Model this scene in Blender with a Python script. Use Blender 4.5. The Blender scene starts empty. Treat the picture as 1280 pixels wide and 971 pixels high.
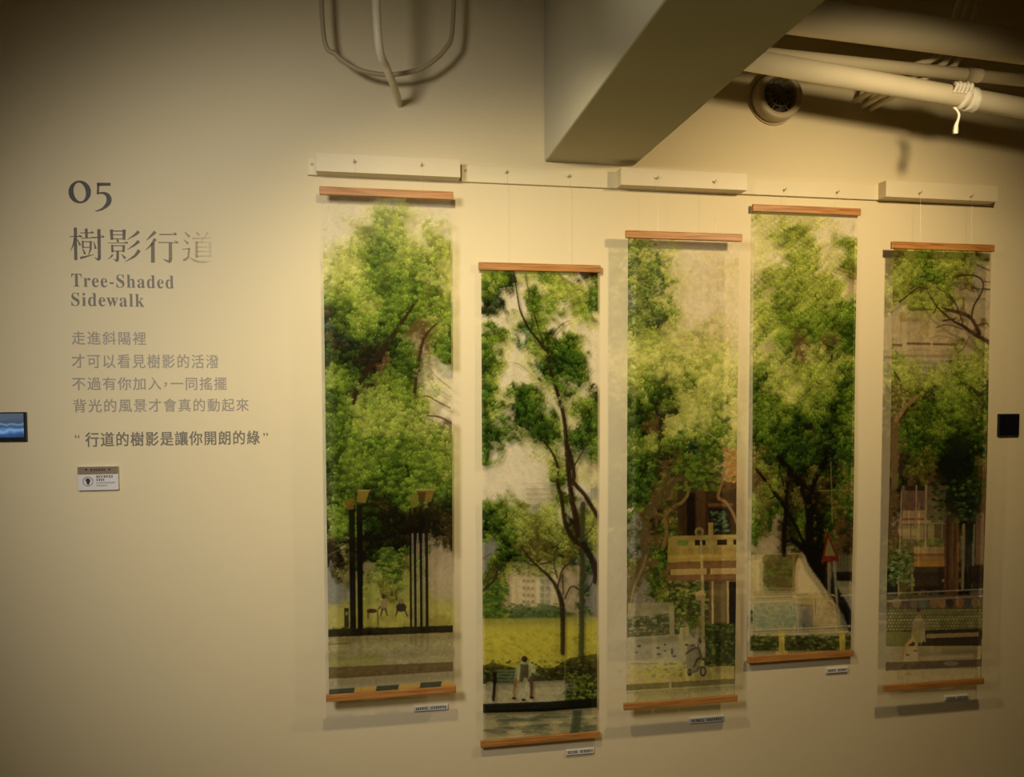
import bpy, bmesh, math, random
import numpy as np
from mathutils import Vector, Matrix

SC = bpy.context.scene
COL = SC.collection
# ------------------------------------------------------------------ camera
F, YAW, PITCH, ROLL, DIST, CAMZ = 960.376, 0.17430, 0.04273, -0.00259, 2.78888, 1.8
PX, PY = 640.0, 526.0
fw = Vector((math.sin(YAW) * math.cos(PITCH), math.cos(YAW) * math.cos(PITCH), -math.sin(PITCH)))
rt0 = Vector((math.cos(YAW), -math.sin(YAW), 0.0))
up0 = rt0.cross(fw)
rt = rt0 * math.cos(ROLL) + up0 * math.sin(ROLL)
up = up0 * math.cos(ROLL) - rt0 * math.sin(ROLL)
CAM = Vector((0, -DIST, CAMZ))
cam = bpy.data.cameras.new('camera')
cam.sensor_fit = 'HORIZONTAL'; cam.sensor_width = 36.0
cam.lens = F * 36.0 / 1280.0
cam.shift_y = (PY - 485.5) / 1280.0
cam.clip_start = 0.05
co = bpy.data.objects.new('camera', cam); COL.objects.link(co)
co.matrix_world = Matrix(((rt.x, up.x, -fw.x, CAM.x), (rt.y, up.y, -fw.y, CAM.y), (rt.z, up.z, -fw.z, CAM.z), (0, 0, 0, 1)))
SC.camera = co


def P(px, py, y=0.0):
    """point on the plane at depth y (wall = 0, room = negative) seen at photograph pixel px, py"""
    d = fw + rt * ((px - PX) / F) + up * (-(py - PY) / F)
    t = (y - CAM.y) / d.y
    return CAM + d * t


# ------------------------------------------------------------------ world, lamps, exposure
w = bpy.data.worlds.new('world'); SC.world = w; w.use_nodes = True
w.node_tree.nodes['Background'].inputs[0].default_value = (0.9, 0.95, 1.0, 1)
w.node_tree.nodes['Background'].inputs[1].default_value = 0.03


def spot(name, loc, aim, power, col, deg, blend, radius=0.03):
    l = bpy.data.lights.new(name, 'SPOT'); l.energy = power; l.color = col
    l.spot_size = math.radians(deg); l.spot_blend = blend; l.shadow_soft_size = radius
    o = bpy.data.objects.new(name, l); COL.objects.link(o); o.location = loc
    o.rotation_euler = (Vector(aim) - Vector(loc)).to_track_quat('-Z', 'Y').to_euler()
    return o


spot('track_or_fill_spot', (0.06, -1.14, 2.64), (0.54, 0, 1.42), 55, (1.0, 0.83, 0.51), math.degrees(2.08), 1.0, 0.04)
spot('track_or_fill_spot', (1.77, -1.18, 2.70), (1.66, 0, 1.82), 73, (1.0, 0.775, 0.46), math.degrees(2.22), 1.0, 0.05)
spot('track_or_fill_spot', (-1.03, -2.34, 2.60), (-0.10, 0, 1.654), 181, (1.0, 0.935, 0.86), math.degrees(1.32), 1.0, 0.26)
spot('track_or_fill_spot', (-0.95, -2.2, 2.75), (0.61, -1.5, 3.0), 70, (1.0, 0.92, 0.72), 44, 1.0, 0.05)  # added fill without a known fixture, brightens the left side of the beam
SC.view_settings.view_transform = 'Standard'; SC.view_settings.look = 'None'
SC.view_settings.gamma = 1.0; SC.view_settings.use_curve_mapping = False
SC.view_settings.exposure = 0.0


# ------------------------------------------------------------------ materials
def lin(c):
    return tuple(((v / 255.0) / 12.92 if v <= 10.3 else (((v / 255.0) + 0.055) / 1.055) ** 2.4) for v in c)


def mat(name, col, rough=0.6, bump=0.0, bscale=60.0, var=0.0, vscale=4.0, metal=0.0, spec=0.4, col2=None):
    m = bpy.data.materials.new(name); m.use_nodes = True
    nt = m.node_tree; b = nt.nodes['Principled BSDF']
    b.inputs['Roughness'].default_value = rough; b.inputs['Metallic'].default_value = metal
    b.inputs['Specular IOR Level'].default_value = spec
    b.inputs['Base Color'].default_value = (*col, 1)
    tc = nt.nodes.new('ShaderNodeTexCoord')
    if var > 0 or col2:
        n = nt.nodes.new('ShaderNodeTexNoise'); n.inputs['Scale'].default_value = vscale; n.inputs['Detail'].default_value = 5
        nt.links.new(tc.outputs['Object'], n.inputs['Vector'])
        r = nt.nodes.new('ShaderNodeValToRGB')
        c2 = col2 or tuple(v * (1 - var) for v in col)
        r.color_ramp.elements[0].position = 0.35; r.color_ramp.elements[1].position = 0.68
        r.color_ramp.elements[0].color = (*c2, 1); r.color_ramp.elements[1].color = (*col, 1)
        nt.links.new(n.outputs['Fac'], r.inputs[0]); nt.links.new(r.outputs[0], b.inputs['Base Color'])
    if bump > 0:
        n = nt.nodes.new('ShaderNodeTexNoise'); n.inputs['Scale'].default_value = bscale; n.inputs['Detail'].default_value = 3
        nt.links.new(tc.outputs['Object'], n.inputs['Vector'])
        bp = nt.nodes.new('ShaderNodeBump'); bp.inputs['Strength'].default_value = bump; bp.inputs['Distance'].default_value = 0.01
        nt.links.new(n.outputs['Fac'], bp.inputs['Height']); nt.links.new(bp.outputs[0], b.inputs['Normal'])
    return m


def wood_mat(name, ca, cb):
    m = bpy.data.materials.new(name); m.use_nodes = True
    nt = m.node_tree; b = nt.nodes['Principled BSDF']; b.inputs['Roughness'].default_value = 0.5
    tc = nt.nodes.new('ShaderNodeTexCoord'); mp = nt.nodes.new('ShaderNodeMapping')
    mp.inputs['Scale'].default_value = (3.0, 60, 60)
    mp.inputs['Rotation'].default_value = (0, 0.05, 0)
    oi = nt.nodes.new('ShaderNodeObjectInfo')
    nt.links.new(tc.outputs['Object'], mp.inputs[0]); nt.links.new(oi.outputs['Location'], mp.inputs['Location'])
    n = nt.nodes.new('ShaderNodeTexNoise'); n.inputs['Scale'].default_value = 2.0; n.inputs['Detail'].default_value = 6
    n.inputs['Distortion'].default_value = 0.6
    r = nt.nodes.new('ShaderNodeValToRGB')
    r.color_ramp.elements[0].position = 0.36; r.color_ramp.elements[1].position = 0.6
    r.color_ramp.elements[0].color = (*ca, 1); r.color_ramp.elements[1].color = (*cb, 1)
    nt.links.new(mp.outputs[0], n.inputs[0]); nt.links.new(n.outputs['Fac'], r.inputs[0]); nt.links.new(r.outputs[0], b.inputs['Base Color'])
    return m


def emit_mat(name, nodes_fn, strength):
    m = bpy.data.materials.new(name); m.use_nodes = True
    nt = m.node_tree; b = nt.nodes['Principled BSDF']
    b.inputs['Base Color'].default_value = (0.01, 0.01, 0.012, 1); b.inputs['Roughness'].default_value = 0.15
    s = nodes_fn(nt); nt.links.new(s, b.inputs['Emission Color']); b.inputs['Emission Strength'].default_value = strength
    return m


M_wall = mat('wall_paint', (0.70, 0.60, 0.375), 0.85, bump=0.08, bscale=18, var=0.035, vscale=1.7, spec=0.15)
M_ceil = mat('ceiling_paint', (0.40, 0.38, 0.32), 0.9, var=0.1, spec=0.1)
M_beam = mat('beam_paint', (0.58, 0.54, 0.40), 0.85, bump=0.1, bscale=12, var=0.06, vscale=3, spec=0.15)
M_floor = mat('floor_concrete', (0.30, 0.25, 0.18), 0.5, bump=0.1, bscale=8, var=0.2)
M_board = mat('board_paint', (0.70, 0.61, 0.39), 0.55, bump=0.04, bscale=30, var=0.04, vscale=6)
M_block = mat('block_paint', (0.68, 0.585, 0.38), 0.5, bump=0.04, bscale=30, var=0.04, vscale=6)
M_screw = mat('screw_metal', (0.42, 0.36, 0.22), 0.45, metal=0.2)
M_wood = wood_mat('bar_wood', (0.27, 0.105, 0.018), (0.46, 0.205, 0.048))
M_pipe = mat('pipe_paint', (0.74, 0.66, 0.46), 0.45, bump=0.05, bscale=20, var=0.08, vscale=5)
M_tape = mat('strap_cloth', (0.80, 0.76, 0.62), 0.9, bump=0.3, bscale=90)
M_vent = mat('vent_plastic', (0.42, 0.34, 0.20), 0.5, var=0.1)
M_dark = mat('dark_plastic', (0.008, 0.008, 0.012), 0.35)
M_spoke = mat('vent_grille', (0.17, 0.135, 0.08), 0.6)
M_ventin = mat('vent_inner', (0.10, 0.085, 0.05), 0.7)
M_white = mat('sign_acrylic', (0.66, 0.64, 0.60), 0.35)
M_brown = mat('sign_header', (0.22, 0.165, 0.10), 0.5)
M_ink = mat('ink_dark', (0.035, 0.028, 0.02), 0.6)
M_inkgrey = mat('ink_grey', (0.25, 0.22, 0.17), 0.6)
M_cap = mat('caption_card', (0.62, 0.60, 0.54), 0.5)
M_cap_dark = mat('caption_card_dark', (0.30, 0.28, 0.24), 0.5)


# ------------------------------------------------------------------ mesh helpers
def mobj(name, verts, faces, m, parent=None, smooth=False):
    me = bpy.data.meshes.new(name); me.from_pydata([tuple(v) for v in verts], [], faces); me.update()
    if m: me.materials.append(m)
    if smooth: me.polygons.foreach_set('use_smooth', [True] * len(me.polygons))
    o = bpy.data.objects.new(name, me); COL.objects.link(o)
    if parent: o.parent = parent
    return o


def bmobj(name, bm, m, parent=None, smooth=False):
    me = bpy.data.meshes.new(name); bm.normal_update(); bm.to_mesh(me); bm.free()
    if m: me.materials.append(m)
    if smooth: me.polygons.foreach_set('use_smooth', [True] * len(me.polygons))
    o = bpy.data.objects.new(name, me); COL.objects.link(o)
    if parent: o.parent = parent
    return o


def bbox(bm, a, b, bev=0.0, seg=2):
    a = Vector(a); b = Vector(b); c = (a + b) / 2; s = b - a
    r = bmesh.ops.create_cube(bm, size=1.0, matrix=Matrix.Translation(c) @ Matrix.Diagonal((abs(s.x), abs(s.y), abs(s.z), 1)))
    if bev > 0:
        ed = list({e for v in r['verts'] for e in v.link_edges})
        bmesh.ops.bevel(bm, geom=ed, offset=bev, segments=seg, affect='EDGES', profile=0.5)


def box(name, a, b, m, parent=None, bev=0.0, origin=None):
    bm = bmesh.new()
    o0 = Vector(origin) if origin is not None else Vector((0, 0, 0))
    bbox(bm, Vector(a) - o0, Vector(b) - o0, bev)
    o = bmobj(name, bm, m, parent)
    o.location = o0
    return o


def tube(bm, pts, rad, seg=16, cap=True):
    pts = [Vector(p) for p in pts]; n = len(pts)
    rads = rad if isinstance(rad, (list, tuple)) else [rad] * n
    rings = []; prev = None
    for i, p in enumerate(pts):
        t = (pts[min(i + 1, n - 1)] - pts[max(i - 1, 0)]).normalized()
        if prev is None:
            a = Vector((0, 0, 1)) if abs(t.z) < 0.9 else Vector((1, 0, 0))
            u = t.cross(a).normalized()
        else:
            u = (prev - t * prev.dot(t)).normalized()
        prev = u; v = t.cross(u)
        rings.append([bm.verts.new(p + (u * math.cos(k * 2 * math.pi / seg) + v * math.sin(k * 2 * math.pi / seg)) * rads[i]) for k in range(seg)])
    for i in range(n - 1):
        for k in range(seg):
            bm.faces.new((rings[i][k], rings[i][(k + 1) % seg], rings[i + 1][(k + 1) % seg], rings[i + 1][k]))
    if cap:
        bm.faces.new(rings[0]); bm.faces.new(rings[-1][::-1])


def smooth_path(pts, n=8):
    pts = [Vector(p) for p in pts]; out = []
    for i in range(len(pts) - 1):
        p0 = pts[max(i - 1, 0)]; p1 = pts[i]; p2 = pts[i + 1]; p3 = pts[min(i + 2, len(pts) - 1)]
        for k in range(n):
            t = k / n
            out.append(0.5 * ((2 * p1) + (p2 - p0) * t + (2 * p0 - 5 * p1 + 4 * p2 - p3) * t * t + (3 * p1 - p0 - 3 * p2 + p3) * t ** 3))
    out.append(pts[-1]); return out


def disc(bm, c, r, r2=None, y0=0.0, y1=-0.01, seg=32, ri=0.0):
    """ring or disc lying in a wall-parallel plane between depths y0 and y1 (towards the room)"""
    r2 = r2 or r
    prof = [(ri, y1), (r2, y1), (r, y0)] if ri == 0 else [(ri, y0), (ri, y1), (r2, y1), (r, y0)]
    rings = []
    for pr, py in prof:
        if pr == 0: rings.append([bm.verts.new((c[0], py, c[1]))])
        else: rings.append([bm.verts.new((c[0] + pr * math.cos(k * 2 * math.pi / seg), py, c[1] + pr * math.sin(k * 2 * math.pi / seg))) for k in range(seg)])
    for a, b in zip(rings, rings[1:]):
        for k in range(seg):
            if len(a) == 1: bm.faces.new((a[0], b[k], b[(k + 1) % seg]))
            else: bm.faces.new((a[k], a[(k + 1) % seg], b[(k + 1) % seg], b[k]))


def tag(o, label, cat, group=None):
    o['label'] = label; o['category'] = cat
    if group: o['group'] = group
    return o


def empty(name, loc, label=None, cat=None, group=None):
    o = bpy.data.objects.new(name, None); COL.objects.link(o); o.location = loc; o.empty_display_size = 0.05
    if label: tag(o, label, cat, group)
    return o


def struct(o, label=None):
    o['kind'] = 'structure'
    if label: o['label'] = label
    return o


def under(parent, child):
    """parent a child built in world coordinates to an Empty standing elsewhere"""
    child.parent = parent
    child.location = Vector(child.location) - Vector(parent.location)
    return child


# ------------------------------------------------------------------ room shell
X0, X1, Y0, CZ = -2.6, 4.6, -5.2, 3.42
struct(box('wall_back', (X0 - .15, 0, 0), (X1 + .15, 0.15, CZ), M_wall), 'cream painted exhibition wall carrying the scrolls and lettering')
struct(box('wall_left', (X0 - .15, Y0, 0), (X0, 0, CZ), M_wall))
struct(box('wall_right', (X1, Y0, 0), (X1 + .15, 0, CZ), M_wall))
struct(box('wall_front', (X0 - .15, Y0 - .15, 0), (X1 + .15, Y0, CZ), M_wall))
struct(box('floor', (X0 - .15, Y0 - .15, -0.1), (X1 + .15, 0.15, 0), M_floor))
struct(box('ceiling', (X0 - .15, Y0 - .15, CZ), (X1 + .15, 0.15, CZ + .1), M_ceil))
ZB = CAMZ + 0.82723
struct(box('ceiling_beam', (0.613, Y0, ZB), (0.957, 0, CZ), M_beam, bev=0.006), 'grey-cream concrete ceiling beam running out from the wall above the scrolls')

# ------------------------------------------------------------------ hanging rail: board and blocks
ZR = CAMZ + 0.73968
ZT = ZR + 0.060
pl = P(385, 217).x; pr = P(1240, 262).x
board = empty('mounting_board', (pl, 0, ZR), 'long thin cream board screwed along the wall behind the blocks and above the scrolls', 'board')
under(board, box('plank', (pl, -0.014, ZR), (pr, 0, ZT), M_board, bev=0.0015, origin=(pl, 0, ZR)))


def screw(parent, px, py, y, hook=True):
    c = P(px, py, y)
    bm = bmesh.new()
    disc(bm, (c.x, c.z), 0.0055, 0.004, y, y - 0.003, 12)
    if hook:
        tube(bm, [(c.x, y, c.z), (c.x, y - 0.012, c.z + .001), (c.x, y - 0.016, c.z + .006)], 0.0018, 8)
    o = bmobj('screw_hook' if hook else 'screw', bm, M_screw)
    return under(parent, o)


for q in ((633, 216), (711, 221), (980, 238), (1046, 241)): screw(board, q[0], q[1], -0.014)
for q in ((390, 205), (582, 213)): screw(board, q[0], q[1], -0.014, False)
blocks = []
for x0, x1, yb, hooks, lab in (
        (395, 575.5, 214, ((443, 203), (527, 207)), 'thick cream wooden block on the wall board, above the leftmost scroll'),
        (776, 934, 236, ((821, 223), (893, 228)), 'thick cream wooden block on the wall board, directly right of the ceiling beam end'),
        (1107, 1247, 252, ((1149, 242), (1213, 246)), 'thick cream wooden block at the far right end of the wall board')):
    a = P(x0, yb, -0.06).x; b = P(x1, yb, -0.06).x
    e = empty('spacer_block', (a, -0.014, ZR), lab, 'block', 'blocks on the mounting board')
    under(e, box('block_body', (a, -0.062, ZR + .001), (b, -0.0142, ZT + .004), M_block, bev=0.0012, origin=(a, -.014, ZR)))
    for q in hooks: screw(e, q[0], q[1], -0.062)
    blocks.append(e)
# ------------------------------------------------------------------ the printed pictures on the films (flat print, painted point by point)
PAL = dict(K=(26, 24, 10), d=(52, 42, 18), D=(44, 60, 18), G=(60, 84, 26), g=(90, 112, 34), l=(124, 140, 48), y=(168, 172, 78), Y=(204, 198, 108),
           w=(172, 162, 66), t=(186, 160, 106), s=(160, 146, 108), b=(100, 74, 36), o=(112, 102, 42), n=(138, 130, 100), B=(44, 62, 40), T=(78, 100, 66), O=(176, 122, 52), r=(120, 26, 14), L=(140, 150, 60))
PAL['.'] = (226, 204, 150); PAL[','] = (214, 200, 126)
LEAFY = set('DGglyYBoKdT,LY')
WALLA = np.array((0.70, 0.60, 0.375)); WREF = np.array(lin((232, 206, 146)))
CW, CH = 400, 1520


def albedo(c, ref=None):
    return np.clip(np.array(lin(c)) / (WREF if ref is None else ref) * WALLA, 0.004, 0.9)


class Print:
    def __init__(self, corners, rows, y0, dy, walls, seed, sky_alpha, leaf=1.0):
        self.c = [np.array(q, float) for q in corners]; self.walls = [np.array(lin(q)) for q in walls]
        self.rng = np.random.default_rng(seed)
        tl, tr, bl, br = self.c
        self.kx = CW / ((tr[0] - tl[0] + br[0] - bl[0]) / 2)
        yt, yb = (tl[1] + tr[1]) / 2, (bl[1] + br[1]) / 2; self.ky = CH / (yb - yt)
        n = len(rows); ncol = 12
        g = np.zeros((n, ncol, 4)); leafy = np.zeros((n, ncol))
        for i, r in enumerate(rows):
            r = (r + r[-1] * 12)[:12]
            for j, ch in enumerate(r):
                g[i, j, :3] = np.array(lin(PAL[ch])) / WREF * WALLA
                g[i, j, 3] = sky_alpha if ch == '.' else (min(1, sky_alpha + .3) if ch == ',' else (.80 if ch in 'yYt' else .93))
                leafy[i, j] = {',': .45, 'd': .8, 'K': .55, 'Y': .9, 'o': .8, 't': .0, 'b': .35}.get(ch, 1.0) if ch in LEAFY or ch in 'Kb' else 0
        self.g, self.lf = g, leafy
        yy = (np.arange(CH) / self.ky + yt - y0) / dy; xx = (np.arange(CW) + .5) / CW * ncol - .5
        X_, Y_ = np.meshgrid(xx, yy)
        X_ = X_ + self.fbm(14, 3) * 1.3; Y_ = Y_ + self.fbm(14, 3) * 1.1
        self.img = self.samp(g, X_, Y_)
        lfm = np.clip(self.samp(leafy[..., None], X_, Y_)[..., 0], 0, 1); self.lfm = lfm
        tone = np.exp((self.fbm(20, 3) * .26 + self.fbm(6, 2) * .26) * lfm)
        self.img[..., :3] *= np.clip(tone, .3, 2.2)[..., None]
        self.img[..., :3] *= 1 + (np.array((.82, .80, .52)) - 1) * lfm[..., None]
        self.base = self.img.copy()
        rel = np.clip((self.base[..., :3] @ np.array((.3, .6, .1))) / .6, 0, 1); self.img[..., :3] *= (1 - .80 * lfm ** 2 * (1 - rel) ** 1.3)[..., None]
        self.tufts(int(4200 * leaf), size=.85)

    def tufts(self, n, area=None, keepf=.97, size=1.0):
        """scatter tufts of leaves, back to front, each inked with the picture's own local green: lighter on top, darker below"""
        x0, y0, x1, y1 = 0, 0, CW, CH
        if area:
            a_ = self.uv(area[0], area[1]); b_ = self.uv(area[2], area[3]); x0, y0 = max(0, int(a_[0])), max(0, int(a_[1])); x1, y1 = min(CW, int(b_[0])), min(CH, int(b_[1]))
        cx = self.rng.integers(x0, x1, n); cy = self.rng.integers(y0, y1, n)
        keep = self.rng.random(n) < self.lfm[cy, cx] * keepf; cx, cy = cx[keep], cy[keep]; n = len(cx); K = 26
        rad = self.rng.uniform(6, 13, n) * size; cb = np.exp(self.rng.normal(.06, .20, n))
        col = np.repeat(self.base[cy, cx] * np.concatenate([cb[:, None]] * 3 + [np.ones((n, 1))], 1), K, 0)
        rr = np.repeat(rad, K); ox = self.rng.normal(0, .55, n * K); oy = self.rng.normal(0, .42, n * K)
        px = np.repeat(cx, K) + ox * rr; py = np.repeat(cy, K) + oy * rr; m_ = n * K
        keep2 = self.lfm[np.clip(py, 0, CH - 1).astype(int), np.clip(px, 0, CW - 1).astype(int)] > self.rng.uniform(0, .85, m_)
        soft = 1 - .5 * np.clip(col[:, :3] @ np.array((.3, .6, .1)) / .5, 0, 1)
        col[:, :3] *= np.exp((-.95 * oy + .05 + self.rng.normal(0, .42, m_)) * soft)[:, None]
        col[:, 0] *= np.exp(self.rng.normal(0, .05, m_)); col[:, 2] *= np.exp(self.rng.normal(0, .12, m_))
        a = self.rng.uniform(0, np.pi, m_); ra = self.rng.uniform(1.7, 3.6, m_); rb = ra * self.rng.uniform(.35, .6, m_); ca, sa = np.cos(a), np.sin(a)
        px = px.astype(int); py = py.astype(int); I, J = [], []; order = np.arange(m_)
        for dx in range(-3, 4):
            for dy_ in range(-3, 4):
                u = (dx * ca + dy_ * sa) / ra; v = (-dx * sa + dy_ * ca) / rb
                X2 = px + dx; Y2 = py + dy_; m = (u * u + v * v <= 1) & keep2 & (X2 >= 0) & (X2 < CW) & (Y2 >= 0) & (Y2 < CH)
                I.append((Y2[m] * CW + X2[m])); J.append(order[m])
        I = np.concatenate(I); J = np.concatenate(J); o_ = np.argsort(J, kind='stable'); I, J = I[o_], J[o_]
        last = np.full(CW * CH, -1); last[I] = J; fl = self.img.reshape(-1, 4); k = last >= 0
        fl[k] = fl[k] * .1 + col[last[k]] * .9

    def fbm(self, cell, octs):
        out = np.zeros((CH, CW)); amp = 1; tot = 0
        for k in range(octs):
            c = max(cell / 2 ** k * 2.5, 2); gh, gw = int(CH / c) + 3, int(CW / c) + 3
            n = self.rng.normal(0, 1, (gh, gw, 1))
            X_, Y_ = np.meshgrid(np.arange(CW) / c, np.arange(CH) / c)
            out += self.samp(n, X_, Y_)[..., 0] * amp; tot += amp; amp *= .6
        return out / tot * .8

    @staticmethod
    def samp(g, X_, Y_):
        h, w_ = g.shape[:2]
        X_ = np.clip(X_, 0, w_ - 1.001); Y_ = np.clip(Y_, 0, h - 1.001)
        x0 = X_.astype(int); y0 = Y_.astype(int); fx = (X_ - x0)[..., None]; fy = (Y_ - y0)[..., None]
        fx = fx * fx * (3 - 2 * fx); fy = fy * fy * (3 - 2 * fy)
        return (g[y0, x0] * (1 - fx) + g[y0, np.minimum(x0 + 1, w_ - 1)] * fx) * (1 - fy) + (g[np.minimum(y0 + 1, h - 1), x0] * (1 - fx) + g[np.minimum(y0 + 1, h - 1), np.minimum(x0 + 1, w_ - 1)] * fx) * fy

    def uv(self, x, y):
        tl, tr, bl, br = self.c; v = (y - tl[1]) / (bl[1] - tl[1]); u = 0.5
        for _ in range(3):
            xl = tl[0] + (bl[0] - tl[0]) * v; xr = tr[0] + (br[0] - tr[0]) * v; u = (x - xl) / (xr - xl)
            yt = tl[1] + (tr[1] - tl[1]) * u; yb = bl[1] + (br[1] - bl[1]) * u; v = (y - yt) / (yb - yt)
        return u * CW, v * CH

    def tint(self, c, y):
        """the ink colour, freed of the fall-off of the lamps along the wall"""
        v = (y - self.c[0][1]) / (self.c[2][1] - self.c[0][1]); a, b, e = self.walls
        ref = a + (b - a) * v * 2 if v < .5 else b + (e - b) * (v - .5) * 2
        return albedo(c, ref) * np.array((.95, .85, .66))

    def put(self, mask, sl, c, alpha, op):
        m = (mask * op)[..., None]; col = np.append(c, alpha)
        self.img[sl] = self.img[sl] * (1 - m) + col * m

    def poly(self, pts, c, op=1.0, alpha=.94, soft=1.2):
        q = np.array([self.uv(*p) for p in pts]); cy = np.mean([p[1] for p in pts])
        x0, y0 = np.floor(q.min(0)).astype(int) - 2; x1, y1 = np.ceil(q.max(0)).astype(int) + 3
        x0, y0 = max(x0, 0), max(y0, 0); x1, y1 = min(x1, CW), min(y1, CH)
        if x1 <= x0 or y1 <= y0: return
        X_, Y_ = np.meshgrid(np.arange(x0, x1) + .5, np.arange(y0, y1) + .5)
        ins = np.zeros(X_.shape, bool)
        for (ax, ay), (bx, by) in zip(q, np.roll(q, -1, 0)):
            if ay == by: continue
            ins ^= ((Y_ < ay) != (Y_ < by)) & (X_ < (bx - ax) * (Y_ - ay) / (by - ay) + ax)
        self.put(ins.astype(float), (slice(y0, y1), slice(x0, x1)), self.tint(c, cy), alpha, op)

    def rect(self, x0, y0, x1, y1, c, op=1.0, alpha=.94):
        self.poly([(x0, y0), (x1, y0), (x1, y1), (x0, y1)], c, op, alpha)

    def line(self, pts, c, op=1.0, rough=.18, alpha=.95):
        if len(pts) > 2:
            out = []
            for i in range(len(pts) - 1):
                p0 = pts[max(i - 1, 0)]; p1 = pts[i]; p2 = pts[i + 1]; p3 = pts[min(i + 2, len(pts) - 1)]
                for k in range(6):
                    t = k / 6; out.append([0.5 * ((2 * b_) + (c_ - a_) * t + (2 * a_ - 5 * b_ + 4 * c_ - d_) * t * t + (3 * b_ - a_ - 3 * c_ + d_) * t ** 3) for a_, b_, c_, d_ in zip(p0, p1, p2, p3)])
            out.append(list(pts[-1])); pts = out
        for (xa, ya, wa), (xb, yb, wb) in zip(pts, pts[1:]):
            a = np.array(self.uv(xa, ya)); b = np.array(self.uv(xb, yb)); ra = wa * self.kx / 2; rb = wb * self.kx / 2
            R_ = max(ra, rb) + 2
            x0, y0 = (np.floor(np.minimum(a, b) - R_)).astype(int); x1, y1 = (np.ceil(np.maximum(a, b) + R_)).astype(int)
            x0, y0 = max(x0, 0), max(y0, 0); x1, y1 = min(x1, CW), min(y1, CH)
            if x1 <= x0 or y1 <= y0: continue
            X_, Y_ = np.meshgrid(np.arange(x0, x1) + .5, np.arange(y0, y1) + .5); d = b - a; L2 = max((d * d).sum(), 1e-6)
            t = np.clip(((X_ - a[0]) * d[0] + (Y_ - a[1]) * d[1]) / L2, 0, 1)
            dist = np.hypot(X_ - a[0] - t * d[0], Y_ - a[1] - t * d[1]); rr = ra + (rb - ra) * t
            n = self.rng.normal(0, rough, X_.shape) * rr
            self.put(np.clip(rr - dist + .6 + n, 0, 1), (slice(y0, y1), slice(x0, x1)), self.tint(c, (ya + yb) / 2), alpha, op)

    def dab(self, x, y, rx, ry, c, op=1.0):
        self.poly([(x + rx * math.cos(k * .5236), y + ry * math.sin(k * .5236)) for k in range(12)], c, op)

    def speck(self, x0, y0, x1, y1, n, cs, size=1.0, op=.85):
        for _ in range(n):
            x = self.rng.uniform(x0, x1); y = self.rng.uniform(y0, y1); c = cs[self.rng.integers(len(cs))]
            s_ = size * self.rng.uniform(.5, 1.4); self.dab(x, y, s_ * self.rng.uniform(.8, 1.6), s_ * .7, c, op)

    def done(self):
        self.img[..., :3] *= np.exp(self.fbm(4, 2) * .13 + self.fbm(1.6, 1) * .10)[..., None]
        for ax in (0, 1): self.img = .76 * self.img + .12 * np.roll(self.img, 1, ax) + .12 * np.roll(self.img, -1, ax)
        im = np.clip(self.img, 0, 1); rel = (im[..., :3] @ np.array((.3, .6, .1))) / float(WALLA @ np.array((.3, .6, .1)))
        im[..., 3] = np.minimum(im[..., 3], np.clip(1.0 - 0.8 * rel, .2, .97)) * .6; return im.reshape(CH // 2, 2, CW // 2, 2, 4).mean((1, 3))


PRINTS = []
BK = (20, 14, 8)
# --- 1: park with posts
p = Print(((405, 243), (566, 250), (407, 869), (566, 859)),
['......,,....', '....,yly,...', '..,,yly,..,.', '..,yylyy,,yy', ',,yylllyyyyy', 'YYyylglylylY', 'YYYylglllylY', 'YYyyllglglYY', 'lylylgglglly', 'gllyygglglgl', 'dglylgggglyl',
 'BdglllggbbyL', 'dBDDgDDDtbgg', 'DdDdKdDgbtlg', 'DDDdKbDDgK,g', 'llDKlllgK...', 'llgKylllgg,.', 'DgKylyllly..', 'gglylylylyt.', 'glgyylyyyl..', 'gglylyylyylb', 'gglggglglgly', 'ggllglgglgll',
 'DglllgDglgll', 'DgllgDgDggly', 'dglglglgllgg', 'DgDDDdDglDDg', 'gllDdKKddKdD', 'llgKDdKKKKKd', 'lggKDDKKKKKd', 'dDdKKKKdKKtd', 'K,dKDDgggttt', 'doDtyggoyttt', 'notwoygoyttt', 'nntwyoywwttt', 'nnwwwowwwwtt', 'wwwwwwwwwwww',
 'wwwwwwwwwwww', 'KKKKKKKKKKKK', 'oossssssssss', 'osssssssssss', 'oooossssssss', 'ssssssssssss', 'nnnnnnnnnnnn', 'nnnnnnnnnnnn'], 252, 14,
          ((225, 200, 140), (215, 190, 132), (155, 134, 96)), 11, 0.10)
p.line([(441, 500, 5), (446, 482, 6), (458, 460, 7), (476, 438, 8), (493, 415, 6), (507, 395, 4), (522, 375, 2)], (42, 30, 14))
p.line([(518, 490, 4), (521, 461, 4.5), (526, 437, 4), (532, 418, 3), (548, 402, 2)], (56, 38, 18))
p.line([(522, 459, 1.5), (534, 455, 1.2), (546, 468, 1.2), (565, 483, 1)], (110, 85, 50)); p.line([(517, 494, 2), (534, 492, 2), (546, 498, 2), (564, 507, 1.5)], (90, 65, 35))
p.line([(534, 516, 2), (551, 518, 2.4), (566, 526, 2.6)], (85, 55, 30)); p.line([(540, 470, 1), (552, 486, 1), (566, 494, .8)], (130, 105, 65))
p.line([(404, 640, 6), (408, 665, 7), (404, 700, 9), (411, 684, 8), (430, 672, 5), (455, 668, 6), (490, 664, 11), (525, 652, 12)], BK, .92)
p.line([(407, 690, 1.5), (420, 683, 1.5), (440, 680, 1)], (60, 50, 25)); p.line([(429, 745, 3), (427, 720, 3), (419, 705, 2)], (105, 95, 62), .7); p.line([(428, 725, 2), (436, 706, 1.5)], (105, 95, 62), .7)
p.tufts(264, (406, 372, 566, 520)); p.tufts(102, (406, 640, 566, 676))
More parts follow.
